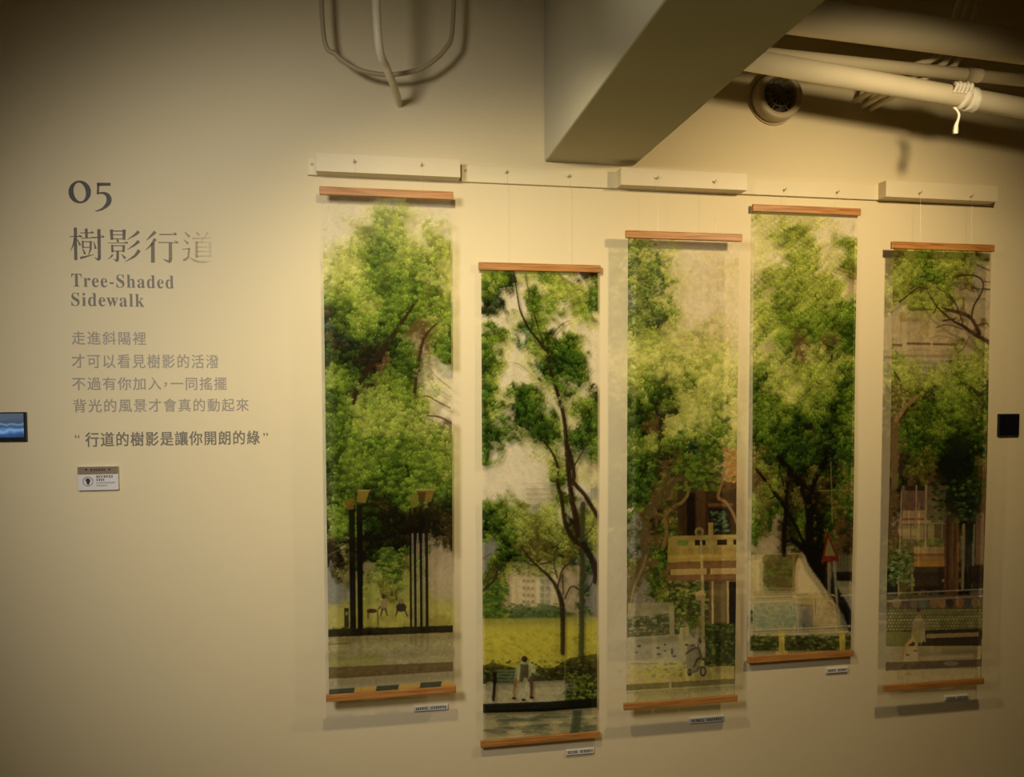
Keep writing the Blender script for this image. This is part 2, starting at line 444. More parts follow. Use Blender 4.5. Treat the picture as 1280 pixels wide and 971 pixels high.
p.rect(405, 750, 566, 779, (158, 146, 60), .55)
p.line([(477.5, 710, 1.6), (476, 737, 1.8)], (90, 80, 35)); p.line([(488, 720, 1.2), (491, 748, 1.3)], (125, 112, 60))
p.dab(484, 692, 13, 11, (62, 84, 26), .8); p.speck(468, 680, 502, 712, 90, [(40, 62, 18), (96, 112, 38), (130, 135, 50)], 1.8)
for x0, x1, y1 in ((434, 442, 807), (443.6, 451, 813)): p.rect(x0, 626, x1, y1, (16, 13, 8))
for x0, x1, y1 in ((510, 513, 803), (515.4, 519, 806), (523, 526.4, 808), (530, 534, 811)): p.rect(x0, 630, x1, y1, (18, 14, 9))
for x0 in (513, 519.6, 527): p.rect(x0, 662, x0 + 2.2, 778, (120, 112, 86), .8)
p.poly([(519, 607), (543, 607), (538, 623), (523, 623)], (112, 84, 34)); p.poly([(521, 610), (532, 610), (530, 623), (523, 623)], (58, 42, 16), .9); p.line([(519, 607.5, 1.4), (543, 607.5, 1.4)], (160, 146, 86)); p.poly([(511, 614), (521, 612), (520, 629), (512, 629)], (112, 100, 40), .8)
p.poly([(446, 608), (460, 608), (455, 624), (444, 622)], (124, 98, 38)); p.line([(446, 608, 1.2), (460, 608, 1.2)], (160, 142, 80)); p.poly([(428, 621), (441, 617), (440, 631), (432, 632)], (104, 74, 26), .9)
p.rect(427, 755, 433, 779, (28, 24, 16)); p.rect(429, 760, 431.5, 764, (110, 100, 60))
p.dab(462, 759, 7, 3, (44, 28, 16)); p.line([(457, 760, 2), (457, 769, 1.5)], (40, 26, 16)); p.line([(469, 760, 2), (470, 777, 1.4)], (60, 45, 30)); p.line([(470, 757, 2), (474, 752, 2)], (60, 44, 30))
p.dab(477, 741, 3, 3.5, (50, 30, 20)); p.dab(477, 752, 4.5, 7, (120, 96, 70)); p.line([(475, 757, 3), (473, 765, 2)], (60, 40, 30)); p.line([(479, 757, 3), (481, 765, 2)], (58, 44, 34))
p.dab(499, 755, 7, 6, (36, 30, 26)); p.dab(499, 747, 3.4, 3.4, (110, 90, 60)); p.line([(494, 759, 2), (492, 766, 1.5)], BK); p.line([(504, 759, 2), (507, 766, 1.5)], BK)
p.poly([(404, 782), (567, 778), (567, 787), (404, 792)], (20, 17, 10))
p.poly([(404, 792), (567, 787), (567, 824), (404, 830)], (134, 122, 78), .75); p.speck(405, 792, 566, 826, 260, [(118, 106, 64), (150, 136, 92), (104, 100, 52)], 2, .5)
p.line([(404, 801, 1.4), (434, 800, 1.4)], (70, 66, 34)); p.poly([(406, 818), (470, 814), (480, 826), (406, 829)], (110, 108, 44), .6)
p.poly([(404, 830), (567, 824), (567, 836), (404, 845)], (72, 58, 32)); p.speck(406, 830, 566, 840, 80, [(84, 70, 42), (60, 48, 26)], 1.6, .6)
p.poly([(404, 845), (567, 836), (567, 851), (404, 860)], (126, 116, 88)); p.line([(404, 861, 1.6), (567, 850, 1.6)], (62, 60, 42))
for k, (xa, xb) in enumerate(((404, 437), (437, 464), (464, 493), (493, 520), (520, 548), (548, 567))):
    f_ = lambda x: 858 - (x - 404) * .064
    p.poly([(xa + 3, f_(xa)), (xb + 3, f_(xb)), (xb, f_(xb) + 14), (xa, f_(xa) + 14)], (40, 44, 34) if k % 2 == 0 else (196, 128, 52))
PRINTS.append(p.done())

# --- 2: tall forked tree, lawn, person at the bench
p = Print(((599, 338), (748, 342), (604, 927), (747, 914)),
['ylD,yygyy.dd', 'glD.,,lyyy,g', 'llB..lglyyyG', 'DDT..ggl.ylG', '...,gly..,l,', 'lgg.TggD.,..', 'gl,TTyKgggy.', 'gg,.,gDDGGg.', 'Gl..,TDGGGg.', 'Gy...,gggGg.', 'Gl,ggG,gg.,D', 'GgGGGl.,G,lD',
 'gy.GGGg.,lDg', 'GGgDGGDl.,GG', 'GG.g,GGg,GGg', 'gG...,gg.gGg', 'gg....,y,gng', '......,yg.,t', '.......gg.,,', '......,gg..n', 'lll.,n,yg.n,', 'GGGyyyyy,Koy', 'DGgyyoyyyKoy', 'lGggyoyoyooy', 'nDDgooooDoTy',
 'nlDDgDolyoTn', 'lDg,tnttotoT', 'goytttTTttTn', 'oGytttTTttTn', 'oGotttTTttTn', 'oGyTTTTTTtTn', 'wwwwwwwwwwww', 'wwwwwwwwwwww', 'wwwwwwwwwwww', 'gwwwwwwgGDDD', 'DDDDbbDDDDgD', 'KsssssssssGg', 'sssssssssGGK', 'KKKKKKKKKKKK', 'nnssnnssnnTn', 'nsnnsnnnsTnn', 'nnnsnnnnnnnn'], 345, 14,
          ((238, 212, 150), (214, 188, 130), (148, 124, 86)), 22, 0.35)
TK = (44, 32, 16)
p.line([(640, 341, 1.6), (646, 380, 2), (650, 394, 2.4), (660, 413, 2.6), (675, 431, 3), (682, 443, 3.4), (687, 464, 4), (692, 480, 4.4), (699, 501, 5), (704, 522, 5), (707, 549, 6), (710, 584, 6.5), (714, 619, 7), (719, 642, 7), (723, 665, 8)], TK)
p.line([(666, 394, 1.4), (671, 411, 1.6), (678, 430, 2)], TK); p.line([(655, 345, 1), (660, 377, 1.2)], (80, 66, 34)); p.line([(682, 428, 1.5), (700, 408, 1), (712, 402, .8)], (80, 66, 34))
p.line([(709, 555, 4), (714, 572, 4.5), (717, 590, 5), (717, 600, 5), (729, 613, 5), (739, 628, 5), (748, 642, 5.4)], TK); p.line([(717, 580, 2.4), (727, 563, 2.2), (739, 540, 1.6)], (70, 56, 30))
p.line([(678, 549, 2.4), (690, 565, 3), (696, 582, 3.6), (696, 601, 4), (701, 619, 4.6), (705, 646, 5), (713, 665, 5.6), (724, 676, 6)], TK)
p.line([(636, 452, 1), (652, 458, 1), (668, 474, 1)], (110, 100, 60), .7)
p.tufts(161, (604, 342, 746, 600))
p.rect(650, 600, 694, 602, (176, 164, 124), .6, .6); p.rect(655, 603, 694, 625, (190, 176, 132), .5, .6)
for y_ in (607, 613, 619): p.rect(656, y_, 692, y_ + 2, (150, 142, 112), .6, .7)
p.poly([(632, 706), (700, 700), (700, 757), (632, 757)], (192, 172, 124), .92)
for y_ in (711, 720, 729, 738, 746):
    for x_ in (652, 657.5, 663): p.rect(x_, y_, x_ + 4, y_ + 4, (112, 104, 76), .85)
    for x_ in (674, 681): p.rect(x_, y_ - 1, x_ + 5.5, y_ + 5.5, (116, 122, 98), .85)
p.rect(633, 706, 636, 757, (128, 112, 78), .8); p.rect(643, 704, 645, 756, (150, 134, 92), .6); p.rect(669, 704, 672, 756, (206, 188, 136), .8); p.rect(688, 704, 691, 756, (206, 188, 136), .7)
p.speck(632, 698, 700, 716, 190, [(70, 84, 30), (120, 124, 46), (150, 142, 56)], 2, .8)
p.poly([(636, 757), (648, 751), (664, 755), (680, 750), (699, 754), (699, 769), (636, 769)], (62, 82, 42), .9); p.speck(636, 750, 700, 768, 150, [(46, 66, 30), (84, 100, 56), (100, 106, 50)], 1.8)
p.speck(604, 722, 634, 768, 170, [(40, 76, 22), (110, 118, 36), (64, 92, 30)], 2.4)
p.poly([(602, 769), (748, 767), (748, 830), (602, 830)], (170, 156, 50), .8); p.poly([(602, 769), (748, 767), (748, 777), (602, 779)], (140, 134, 60), .6)
p.speck(603, 786, 747, 824, 240, [(126, 120, 30), (186, 170, 56), (110, 104, 26), (176, 160, 60)], 2, .6)
p.line([(703, 812, 6), (703, 790, 6), (703, 763, 6.4), (701, 746, 6), (694, 728, 4.5), (685, 716, 3.6), (675, 707, 3), (664, 697, 2.4), (650, 679, 1.6)], (42, 34, 18))
p.line([(696, 732, 3), (701, 713, 2.6), (706, 704, 2.2), (717, 697, 1.5)], (56, 44, 24)); p.line([(703, 714, 2), (703.5, 738, 2.4)], (60, 48, 26)); p.line([(696, 718, 2), (692, 700, 1.8), (694, 684, 1.4), (706, 680, 1)], (56, 44, 24)); p.line([(675, 701, 2), (684, 699, 2), (692, 696, 1)], (56, 44, 24))
p.line([(706, 744, 2.4), (712, 731, 2.2), (718, 729, 2), (727, 734, 2), (738, 729, 1.6), (743, 716, 1)], (60, 48, 28))
p.line([(603, 734, 3), (617, 721, 3), (622, 707, 2.6), (632, 700, 2)], (52, 42, 24)); p.line([(604, 726, 2), (613, 707, 1.8), (624, 702, 1.4)], (66, 52, 30)); p.line([(603, 694, 1.4), (613, 688, 1.4)], (90, 76, 50))
p.line([(728.5, 626, 6), (728, 700, 6.5), (727, 790, 7.5), (726, 850, 8)], (58, 58, 32)); p.line([(729, 676, 7), (739, 692, 7), (745, 709, 7), (744, 724, 4)], (34, 26, 18)); p.line([(732, 665, 2), (741, 655, 1.6), (743, 640, 1.2)], (70, 60, 34))
p.poly([(602, 828), (616, 824), (650, 832), (690, 832), (712, 818), (748, 812), (748, 850), (602, 850)], (40, 38, 16), .92); p.speck(604, 820, 747, 846, 160, [(60, 60, 22), (90, 90, 28), (24, 24, 12)], 1.8)
p.poly([(602, 851), (706, 846), (706, 872), (602, 877)], (142, 130, 92)); p.speck(604, 850, 705, 872, 90, [(160, 148, 108), (120, 110, 78)], 2.4, .6)
p.speck(706, 838, 746, 874, 260, [(40, 48, 16), (74, 84, 26), (112, 116, 38), (20, 24, 10)], 2)
p.poly([(602, 876), (680, 873), (748, 868), (748, 880), (680, 886), (602, 888)], (14, 14, 8))
p.poly([(602, 888), (680, 886), (748, 880), (748, 925), (602, 930)], (134, 120, 80), .9)
for _ in range(70):
    x_ = p.rng.uniform(600, 745); y_ = p.rng.uniform(889, 920); L_ = p.rng.uniform(10, 34)
    p.line([(x_, y_, 2), (x_ + L_ * .5, y_ + p.rng.uniform(-2, 1), 3.4), (x_ + L_, y_ - 1, 1.5)], [(62, 68, 50), (88, 84, 56), (160, 142, 98)][p.rng.integers(3)], .6)
p.poly([(716, 884), (728, 883), (724, 914), (712, 915)], (52, 58, 38), .9)
for y_ in (834, 838, 842, 846, 850): p.line([(622, y_, 2.2), (643, y_, 2.2)], (78, 86, 60))
p.line([(618, 838, 5), (618, 850, 4), (616.5, 871, 4)], (22, 18, 10)); p.line([(706, 800, 1), (706, 868, 1.2)], (120, 108, 60), .7)
p.poly([(646, 826), (653, 822), (662, 823), (669, 833), (668, 838), (664, 836), (662, 846), (646, 848), (642, 851), (643, 838)], (146, 144, 96)); p.dab(655, 819.5, 4, 4.2, (34, 20, 12))
p.poly([(650, 826), (660, 826), (660, 848), (648, 848)], (44, 32, 18), .9)
p.line([(645, 846, 4), (642.5, 858, 3.2), (642, 868, 2.6)], (112, 78, 46)); p.line([(656, 846, 5), (655.5, 860, 4), (654.5, 868, 3.4)], (158, 146, 104)); p.line([(663, 844, 5), (664, 858, 4), (663, 868, 3)], (70, 46, 28))
for x_, y_ in ((642, 869), (654, 871), (664, 868)): p.dab(x_, y_, 3, 1.8, (20, 16, 12))
PRINTS.append(p.done())

# --- 3: yellow-green trees, balcony, scooter
p = Print(((785, 300), (927, 305), (779, 880), (920, 873)),
['gy,.,.......', 'lYYYY...,...', 'gYggY......,', 'lygGy,,...,.', 'lygG,.......', 'nyGYg,....,.', 'Gylgy,......', 'lyGKy,,,y,,.', 'lYyYYYYyYy,,', 'YYyYyYYyyYY,', 'yYYyYyYYyyY,', 'lyyYYYYyYYYY', 'lygDyygYYYyY', 'gyGDDyYyyYYy', 'GgDKlYYyYygY', 'GDDKYYYYYlYY',
 'GDbKYYYgylGY', 'glyDlggyggyy', 'glygdgBBgggy', 'GGDdbogGogtO', 'GDGdbdgggotO', 'GGGobdgggdOO', 'DGGbobdGddbd', 'DGbbdodbbddb', 'GlbdobKbdKbd', 'GnbdggKbKgDb', 'nDbgobbbbbbb', 'DnbgGbbbbbbb', 'gobGGbbbbbbb', 'obggGbttbbtt', 'bsggobbDbbob', 'bssgyDDygboK',
 'ssonDDDotbDK', 'nDDDoGogtGGG', 'ssssDgsgoGDG', 'sssssssstoDG', 'ssnsnssonoDG', 'ssssysssnsDD', 'sssyyosdndss', 'oooooooooooo', 'nnnnnnnnnnnn', 'nnnnnnnnnnnn'], 308, 14,
          ((225, 200, 138), (198, 172, 116), (134, 112, 76)), 33, 0.22)
for x0, x1, y0, y1 in ((850, 862, 345, 440), (866, 878, 330, 440), (882, 900, 318, 440), (905, 925, 320, 430)): p.rect(x0, y0, x1, y1, (196, 172, 116), .35, .45)
for y_ in (318, 348, 378, 408): p.rect(888, y_, 893, y_ + 12, (226, 204, 148), .6, .4); p.rect(897, y_ + 8, 908, y_ + 20, (178, 158, 106), .4, .5)
p.speck(786, 302, 826, 410, 520, [(62, 78, 44), (96, 110, 60), (44, 58, 36), (140, 146, 74)], 1.5, .7)
BRN = (46, 28, 14)
p.poly([(846, 600), (924, 600), (924, 668), (846, 668)], BRN, .85); p.rect(858, 614, 869, 667, (14, 9, 6), .9); p.rect(871, 610, 882, 667, (70, 46, 26), .8)
p.rect(886, 634, 915, 667, (20, 18, 12), .95); p.rect(886, 628, 918, 632, (96, 64, 34), .8); p.speck(888, 638, 912, 664, 60, [(70, 92, 56), (36, 50, 28)], 1.8)
p.speck(906, 560, 925, 602, 110, [(186, 128, 62), (150, 90, 40), (110, 110, 40)], 2); p.speck(838, 575, 905, 612, 240, [(66, 84, 22), (96, 112, 30), (48, 58, 20)], 2.4)
p.poly([(834, 668), (924, 667), (924, 699), (833, 700)], (152, 126, 56)); p.rect(834, 668, 924, 671, (176, 148, 76)); p.rect(833, 683, 924, 698, (140, 114, 48), .8)
for xa, xb, c_ in ((846, 860, (92, 104, 40)), (868, 882, (20, 14, 8)), (897, 910, (20, 14, 8)), (918, 925, (20, 14, 8))): p.rect(xa, 673, xb, 680, c_)
p.rect(886, 652, 892, 694, (158, 130, 66)); p.rect(832, 700, 923, 709, (96, 64, 34)); p.rect(837, 709, 883, 716, (172, 142, 82)); p.rect(888, 709, 923, 716, (172, 142, 82)); p.rect(832, 716, 923, 723, (92, 60, 32))
p.rect(834, 723, 922, 768, (50, 44, 22), .8); p.rect(886, 724, 922, 778, (78, 54, 30)); p.rect(893, 728, 909, 776, (86, 72, 38)); p.rect(889.5, 725, 892, 778, (164, 140, 86)); p.rect(909.5, 725, 911.6, 778, (164, 140, 86)); p.rect(912, 726, 923, 778, (14, 10, 8))
p.speck(834, 724, 884, 766, 220, [(46, 60, 20), (80, 96, 34), (24, 30, 12), (120, 118, 48)], 2.2)
p.line([(783, 760, 6), (788, 730, 9), (797, 711, 10), (804, 693, 8.5), (802, 669, 7.5), (805.5, 648, 7.5), (816, 630, 7), (828, 614, 7), (832, 592, 6)], (74, 60, 30)); p.speck(784, 640, 810, 745, 60, [(50, 40, 20), (100, 84, 48)], 1.4, .5); p.line([(784, 756, 2), (791, 728, 3), (801, 706, 3), (806, 690, 2)], (118, 96, 56), .6)
p.line([(828, 680, 5), (832, 660, 4), (830, 643, 4), (840.5, 632, 3.4), (853, 625, 3.4), (860, 614, 3), (856, 602, 2.4)], (112, 86, 44)); p.line([(831, 620, 4), (846, 596, 5), (862, 600, 2)], (70, 52, 26))
p.line([(908, 585, 3), (904, 602, 3), (899, 620, 3.4), (909, 627, 3), (917, 639, 3), (924, 655, 3)], (124, 92, 50)); p.line([(779, 640, 4), (786, 634, 4), (791, 630, 1)], (196, 172, 120), .8)
p.tufts(76, (784, 586, 846, 668))
p.line([(876, 668, 2), (877, 700, 3), (878, 760, 3.6), (878, 832, 3.6)], (168, 146, 92)); p.dab(874, 663, 6, 6, (128, 104, 52)); p.dab(874, 664, 3.4, 3.4, (60, 52, 26)); p.poly([(868, 740), (875, 736), (882, 741), (880, 749), (870, 748)], (168, 142, 92))
p.line([(896, 548, 1), (884, 540, 1.2), (870, 535, 1)], (150, 148, 90), .7)
p.rect(782, 750, 840, 768, (150, 134, 88), .6); p.poly([(781, 768), (836, 764), (842, 792), (781, 796)], (58, 58, 32), .9); p.speck(782, 766, 838, 792, 120, [(44, 50, 24), (84, 84, 44), (120, 112, 76)], 1.8)
p.poly([(781, 793), (858, 790), (872, 800), (872, 830), (780, 832)], (146, 134, 98), .95); p.rect(848, 782, 860, 812, (150, 132, 86)); p.rect(835, 755, 841, 796, (150, 134, 92))
for x_, y_, a_, b_ in ((796, 804, 3, 2), (820, 807, 3, 1.6), (829, 803, 2, 1.6), (821, 815, 3, 1.5), (838, 812, 1.6, 5), (841, 818, 3, 1.4), (793, 812, 2, 1), (829, 811, 2, 1.2)): p.dab(x_, y_, a_, b_, (64, 56, 36))
p.poly([(780, 828), (872, 826), (919, 830), (919, 848), (780, 852)], (146, 126, 66), .9); p.speck(806, 826, 856, 844, 90, [(150, 140, 48), (80, 86, 30), (120, 116, 44)], 2); p.line([(785, 826, 1.4), (820, 827, 1.4)], (104, 92, 58))
p.poly([(880, 780), (920, 779), (920, 832), (882, 832)], (30, 34, 14), .95); p.speck(880, 778, 919, 832, 180, [(48, 54, 20), (70, 76, 26), (22, 26, 10)], 1.8)
p.poly([(857, 806), (868, 802), (872, 812), (876, 826), (868, 838), (858, 838), (855, 826)], (92, 84, 56)); p.line([(856, 815, 2.4), (870, 808, 2.4), (876, 820, 2.4)], (48, 42, 28)); p.line([(866, 832, 2), (872, 822, 3), (880, 824, 2.6), (881, 830, 2)], (40, 36, 26))
p.dab(878, 838, 4.6, 7, (38, 34, 26)); p.dab(878, 838, 2.2, 4, (122, 110, 78)); p.dab(860.5, 839, 3.4, 5, (34, 30, 22)); p.line([(858, 838, 2), (868, 838, 2.6), (874, 832, 3)], (66, 60, 40)); p.line([(870, 800, 1), (873, 812, 2.4), (876, 822, 2)], (60, 54, 36)); p.dab(874, 800, 2.5, 3, (50, 46, 32)); p.dab(857, 804, 3, 1.6, (58, 40, 28)); p.dab(864, 805, 3, 1.6, (58, 40, 28))
p.poly([(779, 853), (919, 848), (919, 855), (779, 860)], (74, 66, 32)); p.poly([(779, 860), (919, 855), (919, 876), (779, 884)], (126, 114, 76)); p.line([(779, 863, 1), (919, 858, 1)], (96, 86, 54)); p.rect(834, 842, 837, 862, (140, 130, 90), .6)
PRINTS.append(p.done())

# --- 4: bushy tree, road sign, barriers
p = Print(((945, 267), (1080, 273), (932, 822), (1064, 814)),
['y,,,,,,,,...', ',,,ylyy.,,..', ',,yyyyy,.,ly', ',,,,,yy,,,ly', ',,.ylyly,,ol', ',yyyyyyyyy,o', 'yyyyylyyyy,t', 'y,lyylylyy,y', 'yylglylgllgg', 'Yyylllllgglg', 'ylylllglglgG', 'l,ygbblgobgG', 'YYtlYbYlYDyg', 'lyyYlylylyyl', 'lylyYylyylDg', 'GGyYYYylygDg', 'glglylylgDDg',
 'glglggllDDgg', 'ggGgGGDgKDDl', 'DggGGDdGDDgG', 'DggGGGgGDGGG', 'oGGDKGGGKKDG', 'oyoDKDdDDDog', 'bolodKdoKDgo', 'yoKodddKbDgo', 'yogKdobKdooG', 'goggKDoKKDoG', 'gotddggKKGbD', 'gttbdgoKKobd', 'tttbtddKKobd', 'tbbtbbtKKbbd', 'togobttKDbbd', 'tggobttsKbbd', 'tttottttKdnn', 'ssssssttsKsn',
 'TTTTTsnsssKn', 'nTTnnnnnnnnK', 'nggogGGGGgyD', 'ngddyddddgyd', 'ssssssssssss', 'ssssssssssss'], 275, 14,
          ((215, 190, 130), (188, 162, 106), (140, 116, 76)), 44, 0.30, 1.1)
p.poly([(936, 690), (1000, 688), (1004, 690), (1034, 738), (1034, 752), (934, 752)], (142, 122, 70), .9)
p.poly([(953, 690), (998, 690), (994, 728), (986, 735), (958, 735), (950, 724)], (72, 62, 26), .9); p.speck(950, 692, 996, 734, 170, [(50, 64, 20), (96, 74, 30), (84, 98, 34), (84, 62, 30)], 2)
p.poly([(994, 700), (1001, 686), (1034, 738), (988, 738)], (164, 142, 94))
p.rect(1040, 690, 1068, 736, (60, 54, 34), .9); p.rect(1040, 712, 1068, 723, (18, 14, 8)); p.rect(1046, 724, 1068, 740, (112, 100, 66)); p.rect(1040, 692, 1068, 711, (64, 60, 38))
for x_ in range(1042, 1068, 4): p.line([(x_, 692, .7), (x_, 711, .7)], (104, 94, 58), .7)
p.rect(938, 742, 996, 782, (142, 128, 84), .8); p.speck(938, 752, 994, 780, 200, [(96, 106, 78), (80, 94, 70), (130, 124, 84)], 2.2, .7); p.rect(1014, 742, 1050, 780, (146, 124, 76), .8); p.speck(1016, 744, 1048, 778, 60, [(126, 104, 60), (166, 144, 92)], 2, .6)
p.rect(934, 782, 1066, 792, (134, 118, 74)); p.rect(934, 792, 1062, 812, (40, 40, 16), .95); p.speck(934, 790, 1062, 810, 150, [(60, 66, 22), (24, 22, 10), (86, 88, 34)], 2); p.rect(932, 811, 1066, 824, (150, 126, 80), .9)
for a_, b_ in ((970, 977), (1049, 1056)): p.rect(a_, 785, b_, 816, (176, 136, 54), .9)
KB = (14, 11, 6)
p.line([(943, 584, 3), (959.5, 604, 4), (978, 629, 5), (983, 639, 5), (992, 652, 4), (1002, 673, 4), (1009, 684, 4)], KB)
p.line([(966, 563, 4), (984, 583, 7), (997, 599, 8), (1007, 614, 10), (1011, 639, 10), (1011, 663, 10), (1012, 688, 13), (1018, 702, 14), (1032, 722, 13), (1048, 745, 12), (1060, 764, 10), (1065, 784, 9)], KB)
p.line([(1042, 562, 8), (1036, 572, 8), (1025, 586, 6.5), (1015.5, 606, 6), (1009, 618, 7)], KB); p.line([(985, 586, 3.6), (982, 617, 4), (981, 639, 6), (978, 665, 6), (978, 690, 6)], KB, .9); p.line([(975, 590, 2), (980, 612, 2.4)], KB)
p.line([(988, 672, 5), (1000, 680, 7), (1010, 692, 7)], KB); p.dab(975, 566, 9, 7, KB, .75); p.dab(1036, 562, 13, 9, KB, .8); p.dab(1000, 560, 12, 6, (24, 32, 10), .6)
p.line([(990, 688, 3), (990, 735, 4)], (110, 84, 44)); p.line([(1040, 575, 1), (1041, 650, 1.4)], (130, 112, 46), .7); p.line([(1024, 611, 1), (1066, 610, 1)], (150, 128, 60), .6)
p.tufts(123, (940, 556, 1068, 630)); p.tufts(26, (1040, 630, 1068, 670))
p.poly([(1034, 660), (1049, 696), (1027, 696)], (74, 20, 12)); p.poly([(1035, 669), (1044.5, 692), (1030.5, 692)], (104, 90, 46)); p.rect(1027, 693, 1049, 699, (84, 20, 12)); p.rect(1034, 700, 1038, 742, (120, 108, 76), .8); p.line([(1043, 700, 3), (1046, 748, 3)], (124, 114, 84), .9)
PALE = (192, 170, 116)
p.line([(937, 785, 1.4), (1063, 780, 1.4)], PALE); p.line([(937, 786.5, 1), (1063, 782, 1)], (66, 54, 30)); p.line([(938, 780, 1), (938, 746, 1.2), (941, 743, 1.4), (986, 741.5, 1.4), (992, 747, 1.2), (994, 782, 1)], PALE)
p.line([(940, 745, .8), (988, 743.6, .8)], (90, 76, 46)); p.line([(994, 741, 1), (1008, 740, 1)], (80, 66, 40)); p.line([(997, 754, 1), (1014, 754, 1)], (80, 66, 40)); p.line([(1006, 755, 1), (1006, 778, 1)], (90, 76, 46)); p.line([(995, 760, 1.2), (995.5, 790, 1.2)], PALE)
p.line([(1016, 765, 1.6), (1016, 747, 1.6), (1020, 742.5, 1.4), (1040, 741, 1.4), (1046, 748, 1.4), (1049, 778, 1.2)], (150, 126, 80)); p.line([(1018, 764, 1), (1018, 746, 1)], (80, 62, 38)); p.line([(1052, 742, 1.2), (1066, 741, 1.2)], PALE)
for x_ in range(942, 992, 5): p.line([(x_, 745, .6), (x_, 782, .6)], (120, 112, 76), .5)
p.line([(936, 732, 1), (995, 733, 1)], (130, 122, 80)); p.rect(938, 690, 950, 735, (172, 152, 100), .8)
PRINTS.append(p.done())

# --- 5: bare branches, apartment block
p = Print(((1116, 314), (1243, 319), (1105, 859), (1230, 850)),
['oyyllyyyllot', 'oyylglyyoyst', 'yylgGlglobst', 'yyobyylytttt', 'oyyyyyoyytts', 'tsolyyotottt', 'tstottttttbt', 'tstttttttttt', 'yytttttottyy', 'ylynnynyyyyy', 'yyyyyyyylyyo', 'oyyoyyyyglyy', 'oolDddllglDD', 'otbgGGlglgyl', 'bDgGglgglglG', 'bgglglllDgGg', 'bgGGDDGDKDGo', 'bgGggoGDKKDG',
 'bKoooDKKKKDo', 'gKooobKKKKDb', 'KKbddKKDDDDb', 'bKbbboGGDKDb', 'bdtbbtGGDKDb', 'btbtbtobbDDb', 'btotooobbdDb', 'bdotobobbnDb', 'oGGootobbnKb', 'DGGbbbbbbnKb', 'DGGdKdKbdnKd', 'KDodKKddddKd', 'Kdooonndddno', 'ogoogggogogo', 'googtgoogggg', 'goodtdbbbbbb', 'ooodbtdddddd', 'nnntntnnnnnn', 'dddddnnndddd', 'nnnnnnnnnnnn', 'nnnnnnnnnnnn'], 325, 14,
          ((190, 162, 106), (152, 126, 76), (106, 86, 52)), 55, 0.45)
for x0, x1, y0, y1 in ((1116, 1127, 390, 440), (1135, 1164, 392, 428), (1167, 1196, 394, 428), (1140, 1195, 440, 452)): p.rect(x0, y0, x1, y1, (152, 128, 82), .5, .8)
p.rect(1127, 385, 1134, 440, (176, 150, 98), .5, .7); p.rect(1163, 400, 1167, 440, (176, 150, 98), .5, .7); p.line([(1125, 395, 1), (1126, 418, 1)], (150, 84, 46), .8)
for xa, xb, y_ in ((1116, 1126, 433), (1134, 1163, 431.6), (1167, 1197, 432.6)): p.line([(xa, y_, 2.6), (xb, y_ + .6, 2.6)], (78, 50, 28))
for xa, xb, y_ in ((1136, 1164, 440), (1170, 1200, 441)): p.line([(xa, y_, 1.2), (xb, y_ + .6, 1.2)], (130, 98, 60))
p.line([(1136, 390, 1.8), (1166, 390.6, 1.4)], (70, 62, 26)); p.line([(1150, 351, 2), (1158, 351, 1.4)], (50, 46, 20))
BR5 = (46, 30, 18)
for q_ in ([(1240, 431, 5), (1220, 420.5, 4.4), (1206, 411, 3.4), (1192, 404, 2.6), (1174.6, 390, 2.2), (1166, 379, 1.8), (1157, 365, 1.2)], [(1227, 420, 5), (1216.6, 402, 4.4), (1202.6, 395, 4.4), (1188.6, 391.6, 3), (1178, 388, 1)],
           [(1216.6, 402, 2.4), (1220, 386, 2), (1229, 372, 2), (1232, 360, 1.8), (1223.6, 351, 1.8), (1202.6, 349.5, 1.6), (1192, 353, 1)], [(1232, 367, 1.4), (1216.6, 365, 1), (1200.8, 367, .8)], [(1206, 411, 1.8), (1199, 390, 1.8), (1188.6, 374, 1.8), (1171, 363.6, 1.4)],
           [(1206, 415, 1.4), (1185, 409, 1.2), (1171, 412.6, 1)], [(1124, 381, 1.8), (1138, 370.6, 1.6), (1148, 364, 1.6), (1157, 365, 1.4)], [(1173, 384.6, 1.6), (1167.6, 395, 1.6)], [(1223.6, 337, 1.4), (1240, 344, 1.4)], [(1232, 366, 2), (1241, 367, 1.8)], [(1224, 320, 2.4), (1223, 326, 1.6)],
           [(1232, 357, 1.4), (1241, 358, 1)], [(1182, 372, 1.4), (1192, 381, 1.4), (1188, 386, 1)], [(1226, 410, 1.6), (1236, 408, 1.4), (1240, 412, 1)], [(1214, 424, 1), (1206, 438, 1), (1198, 444, 1.2)], [(1180, 404, 2), (1196, 402, 2)]): p.line(q_, BR5)
p.line([(1117, 606, 8), (1117, 560, 8), (1119, 520, 7)], (78, 54, 26), .85); p.line([(1119, 524, 5), (1134, 506.5, 4.6), (1146.6, 496, 3.6), (1159, 498, 2.6), (1178, 500, 2)], (112, 80, 42)); p.line([(1124, 526, 3), (1136, 510, 3), (1150, 502, 2)], (30, 22, 10)); p.line([(1150, 497, 4), (1164, 500, 5), (1178, 501, 3)], (30, 26, 12), .85)
p.line([(1117, 466, 2), (1124, 477, 2.4)], (34, 24, 14)); p.line([(1208, 482, 2), (1218, 487, 2.6), (1225, 493, 4), (1239, 493, 2)], (36, 26, 14)); p.line([(1126, 568, 5), (1125, 592, 4)], (28, 20, 12), .9)
p.tufts(94, (1112, 470, 1240, 530)); p.tufts(73, (1116, 322, 1238, 380))
p.rect(1126, 606, 1184, 735, (74, 56, 30), .75)
